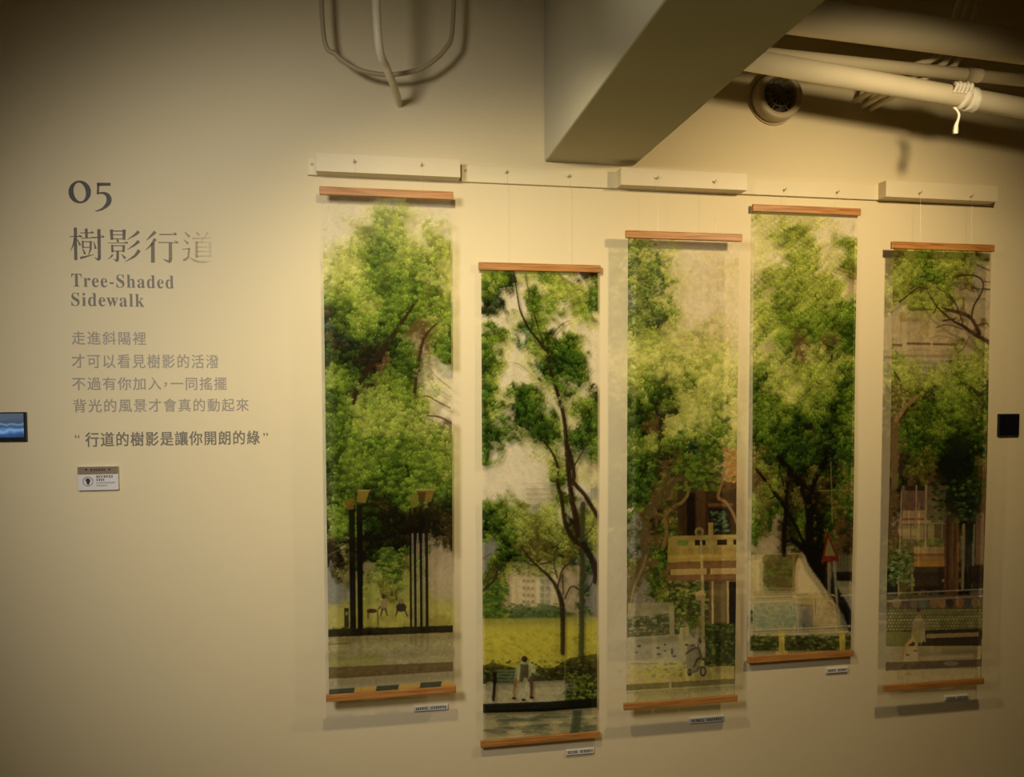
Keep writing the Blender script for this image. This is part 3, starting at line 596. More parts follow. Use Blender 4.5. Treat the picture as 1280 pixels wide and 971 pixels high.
p.rect(1130, 610, 1157, 636, (76, 52, 34)); p.rect(1130, 606, 1157, 612, (30, 20, 12)); p.speck(1130, 630, 1156, 637, 20, [(70, 30, 20), (50, 50, 26)], 1.6); p.rect(1128, 637, 1158, 646, (136, 106, 66)); p.rect(1127, 646, 1158, 649, (96, 50, 24)); p.rect(1127, 649, 1182, 653, (142, 116, 72))
p.rect(1128, 655, 1155, 672, (116, 98, 52)); p.line([(1138, 655, 1.2), (1138, 672, 1.2)], (70, 54, 30)); p.rect(1160, 650, 1168, 680, (124, 104, 54), .8); p.rect(1168, 654, 1183, 672, (66, 52, 28)); p.line([(1178, 654, 1.2), (1178, 672, 1.2)], (110, 92, 56))
p.speck(1126, 672, 1182, 682, 70, [(50, 54, 22), (84, 84, 30)], 1.8); p.rect(1142, 682, 1184, 690, (130, 106, 58)); p.rect(1142, 690, 1184, 694, (100, 52, 22)); p.rect(1142, 694, 1184, 700, (112, 82, 44)); p.rect(1142, 700, 1184, 706, (150, 92, 28), .9); p.rect(1142, 707, 1184, 735, (24, 18, 10), .92); p.dab(1180, 724, 2, 2, (90, 90, 60))
p.line([(1157.5, 606, 2.2), (1157, 682, 2.2)], (150, 126, 78)); p.line([(1145, 606, 1.2), (1145, 655, 1.2)], (140, 118, 76)); p.line([(1140, 704, 1.6), (1140, 738, 1.6)], (136, 112, 70)); p.line([(1123, 718, 1.8), (1122, 760, 2)], (140, 112, 66))
p.line([(1126, 612, 1), (1124, 690, 1.4)], (128, 108, 74), .8)
p.line([(1192, 632, 13), (1190, 670, 17), (1190, 700, 16), (1190, 736, 18)], (58, 36, 18), .92); p.line([(1198, 648, 2.4), (1199, 700, 2.4)], (92, 54, 26), .8); p.line([(1192, 650, 2), (1191, 720, 2)], (84, 56, 28), .7); p.line([(1186, 640, 2), (1185, 734, 3)], (30, 18, 10), .8)
p.line([(1206, 655, 3), (1205, 735, 3)], (132, 108, 62)); p.rect(1208, 650, 1217, 738, (20, 18, 10), .9); p.line([(1220, 655, 2), (1219, 705, 2)], (104, 92, 66), .8); p.rect(1222, 640, 1233, 704, (96, 70, 44), .8); p.rect(1218, 706, 1232, 736, (24, 18, 12), .9)
p.dab(1196, 585, 22, 16, (12, 14, 6), .82); p.dab(1204, 625, 24, 18, (12, 14, 6), .8); p.dab(1200, 560, 14, 14, (16, 20, 8), .7); p.speck(1165, 600, 1230, 652, 220, [(34, 44, 16), (16, 18, 8), (60, 70, 24), (24, 30, 12)], 2.2, .8)
p.speck(1110, 686, 1142, 730, 200, [(56, 66, 24), (30, 38, 14), (90, 96, 44)], 2); p.rect(1108, 728, 1122, 742, (14, 11, 8), .8)
p.rect(1108, 742, 1232, 760, (64, 50, 32), .8)
for x_, c_ in ((1120, (104, 84, 52)), (1132, (60, 44, 34)), (1142, (84, 72, 50)), (1154, (70, 72, 56)), (1168, (110, 74, 34)), (1178, (118, 84, 40)), (1188, (30, 24, 16)), (1202, (112, 66, 30)), (1212, (40, 44, 40)), (1222, (110, 88, 46))): p.dab(x_, 752, 5.5, 6.5, c_, .85)
p.rect(1107, 760, 1231, 786, (66, 60, 30), .85)
for y_ in range(761, 786, 4):
    for x_ in range(1108, 1231, 4): p.dab(x_ + (y_ // 4 % 2) * 2, y_, 1.1, 1.1, (126, 116, 60) if p.rng.random() < .6 else (96, 100, 36), .75)
p.line([(1109, 740, 1.2), (1232, 735, 1.2)], (118, 104, 82)); p.line([(1108, 749.5, 1.5), (1232, 743.6, 1.5)], (128, 110, 80))
p.poly([(1154, 786), (1230, 784), (1229, 806), (1152, 809)], (26, 18, 10)); p.poly([(1158, 791), (1226, 789), (1226, 794), (1158, 796)], (104, 78, 50)); p.poly([(1106, 788), (1140, 788), (1134, 806), (1106, 804)], (78, 72, 32), .8)
p.poly([(1106, 806), (1230, 806), (1229, 824), (1105, 826)], (116, 98, 62)); p.poly([(1105, 826), (1229, 823), (1229, 832), (1105, 837)], (56, 44, 26)); p.poly([(1105, 837), (1229, 832), (1229, 852), (1105, 860)], (110, 94, 60)); p.dab(1190, 828, 10, 3, (96, 84, 54)); p.speck(1106, 810, 1229, 822, 60, [(130, 110, 70), (100, 84, 52)], 2, .5)
p.dab(1148, 763, 3, 4, (96, 62, 40)); p.poly([(1144, 769), (1150, 766), (1154, 776), (1156, 796), (1152, 802), (1138, 800), (1140, 782)], (140, 112, 64)); p.line([(1146, 800, 4), (1144, 810, 2.4)], (126, 96, 54)); p.line([(1140, 798, 4), (1132, 806, 3), (1134, 816, 2)], (130, 90, 44)); p.line([(1154, 776, 2), (1156, 800, 1.6)], (118, 104, 80)); p.dab(1148, 761, 3.2, 2.6, (46, 32, 20)); p.line([(1145, 772, 2.6), (1141, 782, 2.4), (1144, 791, 2)], (118, 92, 56)); p.line([(1150, 772, 1), (1148, 798, 1)], (104, 84, 48), .7); p.dab(1134, 817, 3, 1.4, (60, 44, 26)); p.dab(1144, 812, 3, 1.4, (60, 44, 26))
PRINTS.append(p.done())
# ------------------------------------------------------------------ hanging scrolls
def thread_mat():
    m = bpy.data.materials.new('fishing_line'); m.use_nodes = True; nt = m.node_tree
    b = nt.nodes['Principled BSDF']; b.inputs['Base Color'].default_value = (.8, .75, .6, 1); b.inputs['Roughness'].default_value = .2
    b.inputs['Alpha'].default_value = 0.28
    return m


M_thread = thread_mat()


def film_mat():
    m = bpy.data.materials.new('printed_film'); m.use_nodes = True; nt = m.node_tree; nt.nodes.clear()
    at = nt.nodes.new('ShaderNodeAttribute'); at.attribute_name = 'print'
    b = nt.nodes.new('ShaderNodeBsdfPrincipled'); b.inputs['Roughness'].default_value = 0.30; b.inputs['Specular IOR Level'].default_value = 0.08
    nt.links.new(at.outputs['Color'], b.inputs['Base Color'])
    # what passes through is tinted by the ink; light crosses the sheet twice, hence the square root
    tr = nt.nodes.new('ShaderNodeBsdfTransparent')
    dv = nt.nodes.new('ShaderNodeVectorMath'); dv.operation = 'DIVIDE'; dv.inputs[1].default_value = (0.72, 0.62, 0.40)
    pw = nt.nodes.new('ShaderNodeSeparateXYZ'); cb = nt.nodes.new('ShaderNodeCombineXYZ')
    nt.links.new(at.outputs['Color'], dv.inputs[0]); nt.links.new(dv.outputs[0], pw.inputs[0])
    for k in range(3):
        r_ = nt.nodes.new('ShaderNodeMath'); r_.operation = 'SQRT'; r_.use_clamp = True
        nt.links.new(pw.outputs[k], r_.inputs[0]); nt.links.new(r_.outputs[0], cb.inputs[k])
    nt.links.new(cb.outputs[0], tr.inputs[0])
    mx = nt.nodes.new('ShaderNodeMixShader'); ou = nt.nodes.new('ShaderNodeOutputMaterial')
    nt.links.new(at.outputs['Alpha'], mx.inputs[0]); nt.links.new(tr.outputs[0], mx.inputs[1]); nt.links.new(b.outputs[0], mx.inputs[2])
    nt.links.new(mx.outputs[0], ou.inputs[0])
    tc = nt.nodes.new('ShaderNodeTexCoord'); n = nt.nodes.new('ShaderNodeTexNoise'); n.inputs['Scale'].default_value = 9; n.inputs['Detail'].default_value = 2
    bp = nt.nodes.new('ShaderNodeBump'); bp.inputs['Strength'].default_value = 0.15; bp.inputs['Distance'].default_value = 0.01
    nt.links.new(tc.outputs['Object'], n.inputs['Vector']); nt.links.new(n.outputs['Fac'], bp.inputs['Height']); nt.links.new(bp.outputs[0], b.inputs['Normal'])
    return m


M_film = film_mat()
BW, BH = 0.45628, 1.78332
SCROLLS = [  # left x, top z (above camera), depth of the bar plane, hook pixels, hook depth, label
    (-0.18458, 0.68706, -0.075, ((443, 203), (527, 207)), -0.062, 'leftmost printed film scroll, two groups of black posts under green trees'),
    (0.36611, 0.45355, -0.025, ((633, 216), (711, 221)), -0.014, 'lowest-hanging printed film scroll, person at a bench beneath a tall forked tree'),
    (0.90162, 0.57456, -0.075, ((821, 223), (893, 228)), -0.062, 'middle printed film scroll, yellow-green trees, carved balcony and parked scooter'),
    (1.42441, 0.70102, -0.025, ((980, 238), (1046, 241)), -0.014, 'second scroll from the right, bushy dark-trunked tree and red triangular road sign'),
    (1.98259, 0.56693, -0.075, ((1149, 242), (1213, 246)), -0.062, 'rightmost and darkest printed film scroll, bare branches over an apartment block')]
for i, (sx, sz, sy, hooks, hy, lab) in enumerate(SCROLLS):
    z1 = CAMZ + sz; z0 = z1 - BH
    root = empty('hanging_scroll', (sx, sy, z0), lab, 'scroll', 'printed film scrolls hanging on the wall')
    th = 0.012
    for nm, za, zb in (('top_bar', z1 - 0.028, z1), ('bottom_bar', z0, z0 + 0.026)):
        b = box(nm, (sx, sy, za), (sx + BW, sy + th, zb), M_wood, bev=0.0025, origin=(sx, sy, za)); under(root, b)
    # film: a gently wavy sheet between the bars, printed per point
    rgba = PRINTS[i]  # rows top to bottom, sRGB-linear albedo + opacity
    R, C = rgba.shape[:2]
    u = np.linspace(0, 1, C); v = np.linspace(0, 1, R)
    uu, vv = np.meshgrid(u, v)
    fx = 0.010 + uu * (BW - 0.020); fz = (z1 - 0.020 - z0) + vv * (0.012 + 0.020 - BH + 0.012) - 0.0
    fz = (BH - 0.020) + vv * (0.034 - BH)
    wave = 0.0022 * np.sin(vv * 9 + i * 1.7) * np.sin(vv * math.pi) + 0.0016 * np.sin(uu * 5 + vv * 4 + i) * np.sin(vv * math.pi)
    fy = 0.0062 + wave
    me = bpy.data.meshes.new('film')
    co_ = np.stack([fx, fy, fz], -1).reshape(-1, 3).astype(np.float32)
    idx = np.arange(R * C).reshape(R, C)
    q = np.stack([idx[1:, :-1], idx[1:, 1:], idx[:-1, 1:], idx[:-1, :-1]], -1).reshape(-1, 4)
    me.vertices.add(R * C); me.vertices.foreach_set('co', co_.ravel())
    me.loops.add(q.size); me.loops.foreach_set('vertex_index', q.ravel().astype(np.int32))
    me.polygons.add(len(q)); me.polygons.foreach_set('loop_start', np.arange(0, q.size, 4, dtype=np.int32))
    me.polygons.foreach_set('use_smooth', np.ones(len(q), dtype=bool))
    me.update(calc_edges=True)
    ca = me.color_attributes.new('print', 'FLOAT_COLOR', 'POINT')
    ca.data.foreach_set('color', rgba.reshape(-1, 4).astype(np.float32).ravel())
    me.materials.append(M_film)
    fo_ = bpy.data.objects.new('film', me); COL.objects.link(fo_); fo_.parent = root
    for hx, hyy in hooks:
        c = P(hx, hyy, hy); bm = bmesh.new()
        top = Vector((c.x, hy - 0.008, c.z)); bot = Vector((c.x + .002, sy + 0.004, z1 - 0.001))
        tube(bm, [top, bot], 0.0006, 6)
        under(root, bmobj('hanging_thread', bm, M_thread))

# ------------------------------------------------------------------ pipes, strap, vent, cables under the ceiling
PYD = -0.38
pa = P(1044, 94, PYD); pb = P(1257, 131.5, PYD)
dr = (pb - pa).normalized()


def on_pipe(px):
    t = (P(px, 100, PYD).x - pa.x) / dr.x
    return pa + dr * t


def pipe(name, a, b, r, label, extra=None):
    e = empty(name, a, label, 'pipe')
    bm = bmesh.new(); tube(bm, [a, b], r, 28); under(e, bmobj('pipe_body', bm, M_pipe, smooth=True))
    for t in (extra or ()):
        c = Vector(a).lerp(Vector(b), t); d = (Vector(b) - Vector(a)).normalized()
        bm = bmesh.new(); tube(bm, [c - d * .03, c + d * .03], r * 1.12, 28); under(e, bmobj('pipe_collar', bm, M_pipe, smooth=True))
    return e


a0 = pa - dr * ((pa.x - 0.962) / dr.x); b0 = pa + dr * ((4.6 - pa.x) / dr.x)
R1 = 0.0345
pipe('drain_pipe', a0, b0, R1, 'thick cream drain pipe sloping down along the wall with a cloth strap tied on it')
q0 = P(1100, 82, -0.30); q1 = P(1270, 99.5, -0.30); d2 = (q1 - q0)
qa = q0 - d2 * ((q0.x - 0.962) / d2.x); qb = q0 + d2 * ((4.6 - q0.x) / d2.x)
pipe('conduit_pipe', qa, qb, 0.021, 'thinner cream pipe running directly above the thick strapped drain pipe', (0.32,))
g0 = P(1100, 34, -0.42); g1 = P(1250, 54, -0.42); d3 = g1 - g0
ga = g0 - d3 * ((g0.x - 0.962) / d3.x); gb = g0 + d3 * ((4.6 - g0.x) / d3.x)
pipe('conduit_pipe', ga, gb, 0.056, 'widest cream pipe, uppermost of the three sloping pipes at the ceiling')

# strap tied around the thick pipe, with a hanging tail
sc_ = on_pipe(1209)
st = empty('cloth_strap', sc_, 'white cloth strip knotted round the thick pipe with one end dangling', 'strap')
rng = random.Random(4)
for k, off in enumerate((-0.018, 0.004, 0.024)):
    bm = bmesh.new(); c = sc_ + dr * off; n = 40; prof = []
    upv = Vector((0, 0, 1)); side = dr.cross(upv).normalized(); upn = side.cross(dr).normalized()
    rows = []
    for j in range(n):
        a = j / n * 2 * math.pi
        rr = R1 + 0.0035 + 0.0015 * math.sin(3 * a + k)
        wv = 0.012 + 0.003 * math.sin(2 * a + k * 2)
        sk = 0.008 * math.sin(a + k * 2.1)
        rad = side * math.cos(a) + upn * math.sin(a)
        rows.append([bm.verts.new(c + rad * (rr - .003) + dr * (sk - wv)), bm.verts.new(c + rad * (rr + .002) + dr * (sk - wv * .6)), bm.verts.new(c + rad * (rr + .003) + dr * (sk + wv * .6)), bm.verts.new(c + rad * (rr - .003) + dr * (sk + wv))])
    for j in range(n):
        for m_ in range(3): bm.faces.new((rows[j][m_], rows[(j + 1) % n][m_], rows[(j + 1) % n][m_ + 1], rows[j][m_ + 1]))
    under(st, bmobj('strap_wrap', bm, M_tape, smooth=True))
# knot and frill at the top front, tail below
bm = bmesh.new()
kc = P(1203, 111, PYD - R1 - .004)
for j in range(5):
    tube(bm, smooth_path([kc + Vector((-.03 + j * .015, .004, -.012)), kc + Vector((-.025 + j * .014, -.006, .008)), kc + Vector((-.022 + j * .016, .01, .022 + .004 * (j % 2)))], 4), [.006] * 4 + [.0075] * 4 + [.004], 8)
under(st, bmobj('knot', bm, M_tape, smooth=True))
bm = bmesh.new()
tp = [P(1194, 134, PYD - R1 - .003), P(1199, 142, PYD - R1 - .006), P(1198, 150, PYD - R1 - .004), P(1195, 158, PYD - R1), P(1194, 167, PYD - R1 - .003)]
tp = smooth_path(tp, 5); rows = []
for j, p in enumerate(tp):
    t = j / (len(tp) - 1); wv = 0.011 * (1 - 0.25 * t) * (1 + .15 * math.sin(t * 9)); tw = 0.5 * math.sin(t * 5)
    s = Vector((math.cos(tw), math.sin(tw), 0)); nrm = Vector((-math.sin(tw), math.cos(tw), 0))
    rows.append([bm.verts.new(p - s * wv + nrm * .001), bm.verts.new(p + nrm * -.003), bm.verts.new(p + s * wv + nrm * .001), bm.verts.new(p + nrm * .003)])
for j in range(len(rows) - 1):
    for m_ in range(4): bm.faces.new((rows[j][m_], rows[j][(m_ + 1) % 4], rows[j + 1][(m_ + 1) % 4], rows[j + 1][m_]))
bm.faces.new(rows[0]); bm.faces.new(rows[-1][::-1])
under(st, bmobj('tail', bm, M_tape, smooth=True))

# three small pipes entering the wall
for i, (px, py) in enumerate(((1068, 127), (1078, 133), (1089, 136))):
    c = P(px, py, 0); e = Vector((c.x + 0.01, -0.62, c.z + 0.012))
    bm = bmesh.new(); e = Vector((c.x + .004, -.24, c.z + .004)); tube(bm, smooth_path([Vector((c.x, 0.01, c.z)), Vector((c.x, -.12, c.z)), e, e + Vector((.05, -.035, .03)), e + Vector((.16, -.04, .10)), Vector((c.x + .3, -.27, CZ))], 4), 0.0105, 14)
    o = bmobj('wall_conduit', bm, M_pipe, smooth=True)
    r_ = empty('wall_conduit', (c.x, 0, c.z), ('leftmost of three thin conduits going into the wall behind the pipe', 'middle one of three thin conduits going into the wall behind the pipe', 'rightmost of three thin conduits going into the wall behind the pipe')[i], 'conduit', 'thin conduits entering the wall')
    o.name = 'conduit_tube'; under(r_, o)
    bm = bmesh.new(); disc(bm, (c.x, c.z), 0.0135, 0.0125, 0, -0.006, 16); under(r_, bmobj('collar', bm, M_pipe))

# round exhaust vent
vc = P(966, 125, 0)
ve = empty('exhaust_vent', vc, 'round beige exhaust vent with a dark radial grille on the wall right of the beam', 'vent')
cx, cz = vc.x, vc.z; VD = 0.062
bm = bmesh.new(); disc(bm, (cx, cz), 0.098, 0.098, 0, -0.008, 48, ri=0.088); under(ve, bmobj('wall_flange', bm, M_vent))
bm = bmesh.new(); rings_ = []
for pr_, py_ in ((.090, -.006), (.093, -.03), (.091, -VD + .006), (.086, -VD), (.070, -VD - .001), (.066, -VD + .004), (.066, -.02)):
    rings_.append([bm.verts.new((cx + pr_ * math.cos(k * 2 * math.pi / 48), py_, cz + pr_ * math.sin(k * 2 * math.pi / 48))) for k in range(48)])
for A_, B_ in zip(rings_, rings_[1:]):
    for k in range(48): bm.faces.new((A_[k], A_[(k + 1) % 48], B_[(k + 1) % 48], B_[k]))
under(ve, bmobj('housing_ring', bm, M_vent, smooth=True))
bm = bmesh.new(); disc(bm, (cx, cz), 0.067, 0.067, -.018, -0.024, 32); under(ve, bmobj('grille_back', bm, M_ventin))
for k in range(12):
    a = k / 12 * 2 * math.pi
    bm = bmesh.new(); d = Vector((math.cos(a), 0, math.sin(a))); c = Vector((cx, -VD + .006, cz))
    tube(bm, [c + d * .010, c + d * .067], 0.0022, 6); under(ve, bmobj('spoke', bm, M_spoke))
bm = bmesh.new(); disc(bm, (cx, cz), .046, .046, -VD + .008, -VD + .003, 32, ri=.042); under(ve, bmobj('grille_ring', bm, M_spoke))
bm = bmesh.new(); disc(bm, (cx, cz), 0.011, 0.009, -0.02, -VD + .001, 20); under(ve, bmobj('hub', bm, M_ventin))

# curved conduit and drooping cable at the upper left
bm = bmesh.new()
pts = smooth_path([P(499, 131, 0.0), P(497, 121, -0.06), P(491, 104, -0.16), P(483, 84, -0.22), P(472, 40, -0.3), Vector((P(466, 0, -.32).x, -.32, CZ))], 6)
tube(bm, pts, [0.011 + 0.003 * k / len(pts) for k in range(len(pts))], 14)
tag(bmobj('curved_conduit', bm, M_pipe, smooth=True), 'curved cream conduit bending down into the wall above the leftmost scroll', 'conduit')
bm = bmesh.new()
pts = smooth_path([Vector((P(400, 0, -.1).x, -.1, CZ)), P(404, 40, -.1), P(420, 68, -.1), P(440, 83, -0.1), P(458, 90, -0.1), P(484, 93.5, -0.1), P(510, 90.5, -0.1), P(530, 84, -0.1), P(556, 62, -.1), P(566, 30, -.1), Vector((P(568, 0, -.1).x, -.1, CZ))], 6)
tube(bm, pts, 0.008, 10)
tag(bmobj('drooping_cable', bm, M_vent, smooth=True), 'thin beige cable sagging in a loop behind the curved conduit near the ceiling', 'cable')


# ------------------------------------------------------------------ screens, sign, captions
def scr_nodes(nt):
    tc = nt.nodes.new('ShaderNodeTexCoord'); sep = nt.nodes.new('ShaderNodeSeparateXYZ'); nt.links.new(tc.outputs['Object'], sep.inputs[0])
    n = nt.nodes.new('ShaderNodeTexNoise'); n.inputs['Scale'].default_value = 28; nt.links.new(tc.outputs['Object'], n.inputs['Vector'])
    mr = nt.nodes.new('ShaderNodeMath'); mr.operation = 'MULTIPLY_ADD'; mr.inputs[1].default_value = 0.35; nt.links.new(n.outputs['Fac'], mr.inputs[0])
    dv = nt.nodes.new('ShaderNodeMath'); dv.operation = 'DIVIDE'; dv.inputs[1].default_value = 0.085; nt.links.new(sep.outputs['Z'], dv.inputs[0]); nt.links.new(dv.outputs[0], mr.inputs[2])
    r = nt.nodes.new('ShaderNodeValToRGB'); cr = r.color_ramp
    cr.elements[0].position = 0.10; cr.elements[0].color = (*lin((25, 38, 62)), 1)
    cr.elements[1].position = 1.1; cr.elements[1].color = (*lin((78, 90, 104)), 1)
    for p_, c_ in ((.30, (50, 85, 130)), (.46, (120, 158, 200)), (.60, (45, 72, 105)), (.70, (105, 135, 160)), (.76, (62, 76, 92)), (.95, (80, 92, 106))):
        e = cr.elements.new(p_); e.color = (*lin(c_), 1)
    nt.links.new(mr.outputs[0], r.inputs[0]); return r.outputs[0]


M_scr = emit_mat('screen_picture', scr_nodes, 0.9)
M_off = mat('screen_off', (0.004, 0.004, 0.009), 0.3)
a = P(33, 551, -0.012); b = P(33, 515, -0.012); xl = a.x - 0.19
e = empty('wall_screen', (xl, 0, a.z), 'black-framed small screen at the left picture edge showing a blue landscape', 'screen')
under(e, box('bezel', (xl, -0.014, a.z), (a.x, 0, b.z), M_dark, bev=0.002, origin=(xl, 0, a.z)))
under(e, box('display', (xl + .006, -0.0150, a.z + .012), (a.x - .006, -0.0139, b.z - .004), M_scr, origin=(xl + .006, -.0139, a.z + .012)))
a = P(1248, 545, -0.010); b = P(1274.5, 517, -0.010)
e = empty('wall_tablet', (a.x, 0, a.z), 'small black square switched-off screen on the wall right of the rightmost scroll', 'screen')
under(e, box('bezel', (a.x, -0.012, a.z), (b.x, 0, b.z), M_dark, bev=0.003, origin=(a.x, 0, a.z)))
under(e, box('display', (a.x + .006, -0.0128, a.z + .006), (b.x - .006, -0.0119, b.z - .006), M_off, origin=(a.x + .006, -.0119, a.z + .006)))

a = P(97.5, 613.5, -0.01); b = P(147.5, 582.5, -0.01)
sg = empty('notice_sign', (a.x, 0, a.z), 'small white notice plate with brown header and round hand emblem under the lettering', 'sign')
W_, H_ = b.x - a.x, b.z - a.z
under(sg, box('sign_plate', (a.x, -0.010, a.z), (b.x, 0, b.z), M_white, bev=0.002, origin=(a.x, 0, a.z)))
under(sg, box('header_band', (a.x + .0005, -0.0108, a.z + H_ * .68), (b.x - .0005, -0.0098, b.z - .0005), M_brown, origin=(a.x, 0, a.z + H_ * .68)))


def marks(parent, name, x0, x1, z, h, y, n, m, seed, fill=0.8, lean=0.0):
    """a row of tiny unreadable printed characters"""
    rg = random.Random(seed); bm = bmesh.new(); st_ = (x1 - x0) / n
    for k in range(n):
        xa = x0 + k * st_; zc = z + lean * (xa - x0)
        for s in range(4):
            if s % 2: bbox(bm, (xa + rg.uniform(0, .5) * st_, y, zc), (xa + (fill - rg.uniform(0, .2)) * st_, y - .0003, zc + h * rg.uniform(.15, .3)))
            else:
                xs = xa + rg.uniform(0, fill - .25) * st_
                bbox(bm, (xs, y, zc + rg.uniform(0, .2) * h), (xs + .25 * st_, y - .0003, zc + h * rg.uniform(.7, 1)))
        bbox(bm, (xa, y, zc + h * .75), (xa + fill * st_, y - .0003, zc + h))
    under(parent, bmobj(name, bm, m))


def X(t): return a.x + W_ * t
def Z(t): return a.z + H_ * t


marks(sg, 'header_text', X(.32), X(.70), Z(.82), H_ * .085, -0.0108, 6, M_ink, 1)
for t in (.215, .785):
    bm = bmesh.new(); disc(bm, (X(t), Z(.875)), H_ * .045, H_ * .045, -0.0106, -0.0112, 10); under(sg, bmobj('header_dot', bm, M_ink))
marks(sg, 'notice_text', X(.45), X(.88), Z(.53), H_ * .085, -0.010, 7, M_ink, 2)
marks(sg, 'notice_text', X(.46), X(.66), Z(.40), H_ * .085, -0.010, 4, M_ink, 3)
marks(sg, 'notice_text', X(.45), X(.92), Z(.29), H_ * .05, -0.010, 18, M_inkgrey, 4)
marks(sg, 'notice_text', X(.46), X(.73), Z(.175), H_ * .05, -0.010, 11, M_inkgrey, 5)
bm = bmesh.new(); disc(bm, (X(.25), Z(.385)), H_ * .20, H_ * .20, -0.0098, -0.0104, 32, ri=H_ * .178); under(sg, bmobj('emblem_ring', bm, M_ink))
bm = bmesh.new()
for (ex, ez, er) in ((.235, .44, .075), (.265, .40, .07), (.25, .34, .06), (.255, .29, .05), (.27, .46, .05)):
    disc(bm, (X(ex), Z(ez)), H_ * er, H_ * er, -0.0098, -0.0104 - er * .001, 14)
tube(bm, [(X(.22), -.0103, Z(.45)), (X(.205), -.0103, Z(.49))], .0012, 6)
under(sg, bmobj('hand_emblem', bm, M_ink))

for i, (x0, x1, yl, yr, h, lab, seed) in enumerate((
        (517, 560, 888.5, 885.5, 6.5, 'small caption card on the wall beneath the leftmost scroll', 11),
        (707, 742, 943, 940, 6.5, 'small caption card beneath the lowest-hanging scroll', 12),
        (861, 904, 903.5, 900.5, 6.5, 'small caption card in the shadow beneath the middle scroll', 13),
        (1032, 1059, 841, 838.5, 6, 'small caption card beneath the second scroll from the right', 14),
        (1180, 1209, 875.5, 873, 6, 'small caption card beneath the rightmost scroll', 15))):
    a_ = P(x0, yl, 0); b_ = P(x1, yr, 0); hh = (P(x0, yl - h, 0).z - a_.z)
    z_ = (a_.z + b_.z) / 2
    ce = empty('caption_card', (a_.x, 0, z_), lab, 'caption card', 'caption cards under the scrolls')
    under(ce, box('card', (a_.x, -0.008, z_), (b_.x, 0, z_ + hh), M_cap, bev=0.001, origin=(a_.x, 0, z_)))
    L = b_.x - a_.x
    marks(ce, 'caption_text', a_.x + L * .06, a_.x + L * .42, z_ + hh * .3, hh * .45, -0.008, 6, M_ink, seed)
    marks(ce, 'caption_text', a_.x + L * .5, a_.x + L * .95, z_ + hh * .3, hh * .45, -0.008, 7, M_ink, seed + 50)


# ------------------------------------------------------------------ wall lettering
def fade_mat(name, col, stops):
    """vinyl whose own tint fades along the row: stops = (position 0..1, opacity)"""
    m = bpy.data.materials.new(name); m.use_nodes = True; nt = m.node_tree
    b = nt.nodes['Principled BSDF']; b.inputs['Base Color'].default_value = (*col, 1); b.inputs['Roughness'].default_value = .5
    b.inputs['Specular IOR Level'].default_value = .2
    tc = nt.nodes.new('ShaderNodeTexCoord'); sep = nt.nodes.new('ShaderNodeSeparateXYZ'); nt.links.new(tc.outputs['Generated'], sep.inputs[0])
    r = nt.nodes.new('ShaderNodeValToRGB'); cr = r.color_ramp
    cr.elements[0].position = stops[0][0]; cr.elements[0].color = (stops[0][1],) * 3 + (1,)
    cr.elements[1].position = stops[-1][0]; cr.elements[1].color = (stops[-1][1],) * 3 + (1,)
    for p_, v_ in stops[1:-1]:
        e_ = cr.elements.new(p_); e_.color = (v_,) * 3 + (1,)
    nt.links.new(sep.outputs['X'], r.inputs[0]); nt.links.new(r.outputs[0], b.inputs['Alpha'])
    return m


def text_mesh(name, s, x0, y0, x1, y1, m, parent=None, bold=0.0, spacing=1.0, depth=0.0008, off=0.0):
    """sheet lettering whose inked box fills photograph box x0,y0 - x1,y1 on the wall"""
    c = bpy.data.curves.new(name, 'FONT'); c.body = s; c.size = 1.0; c.space_character = spacing; c.resolution_u = 3
    o = bpy.data.objects.new(name, c); COL.objects.link(o)
    dg = bpy.context.evaluated_depsgraph_get(); me = bpy.data.meshes.new_from_object(o.evaluated_get(dg))
    bpy.data.objects.remove(o); bpy.data.curves.remove(c)
    n = len(me.vertices); v = np.empty(n * 3, np.float32); me.vertices.foreach_get('co', v); v = v.reshape(-1, 3)
    mn = v.min(0); mxx = v.max(0)
    A = P(x0, y0); B = P(x1, y0); Cc = P(x0, y1)
    out = np.zeros_like(v)
    out[:, 0] = (v[:, 0] - mn[0]) / (mxx[0] - mn[0]) * (B.x - A.x)
    out[:, 2] = (v[:, 1] - mn[1]) / (mxx[1] - mn[1]) * (A.z - Cc.z)
    out[:, 0] += off; out[:, 1] = -depth
    me.vertices.foreach_set('co', out.ravel()); me.materials.clear(); me.materials.append(m); me.update()
    bm = bmesh.new(); bm.from_mesh(me); bm.faces.ensure_lookup_table(); bm.normal_update(); bmesh.ops.reverse_faces(bm, faces=[f for f in bm.faces if f.normal.y > 0])
    bm.to_mesh(me); bm.free()
    if bold:  # heavier weight: the same outlines again, shifted a little
        bm = bmesh.new(); bm.from_mesh(me)
        src = [(v_.co.copy()) for v_ in bm.verts]; fs = [[v_.index for v_ in f_.verts] for f_ in bm.faces]; bm.free()
        vs = list(src); ff = list(fs)
        for k, (sx_, sz_) in enumerate(((bold, 0), (0, bold * .8), (bold, bold * .8))):
            b0 = len(vs); vs += [Vector((c_.x + sx_, c_.y - .00005 * (k + 1), c_.z + sz_)) for c_ in src]; ff += [[i_ + b0 for i_ in f_] for f_ in fs]
        me = bpy.data.meshes.new(name); me.from_pydata(vs, [], ff); me.materials.append(m); me.update()
    ob = bpy.data.objects.new(name, me); COL.objects.link(ob); ob.location = (A.x, 0, Cc.z)
    if parent: under(parent, ob)
    return ob


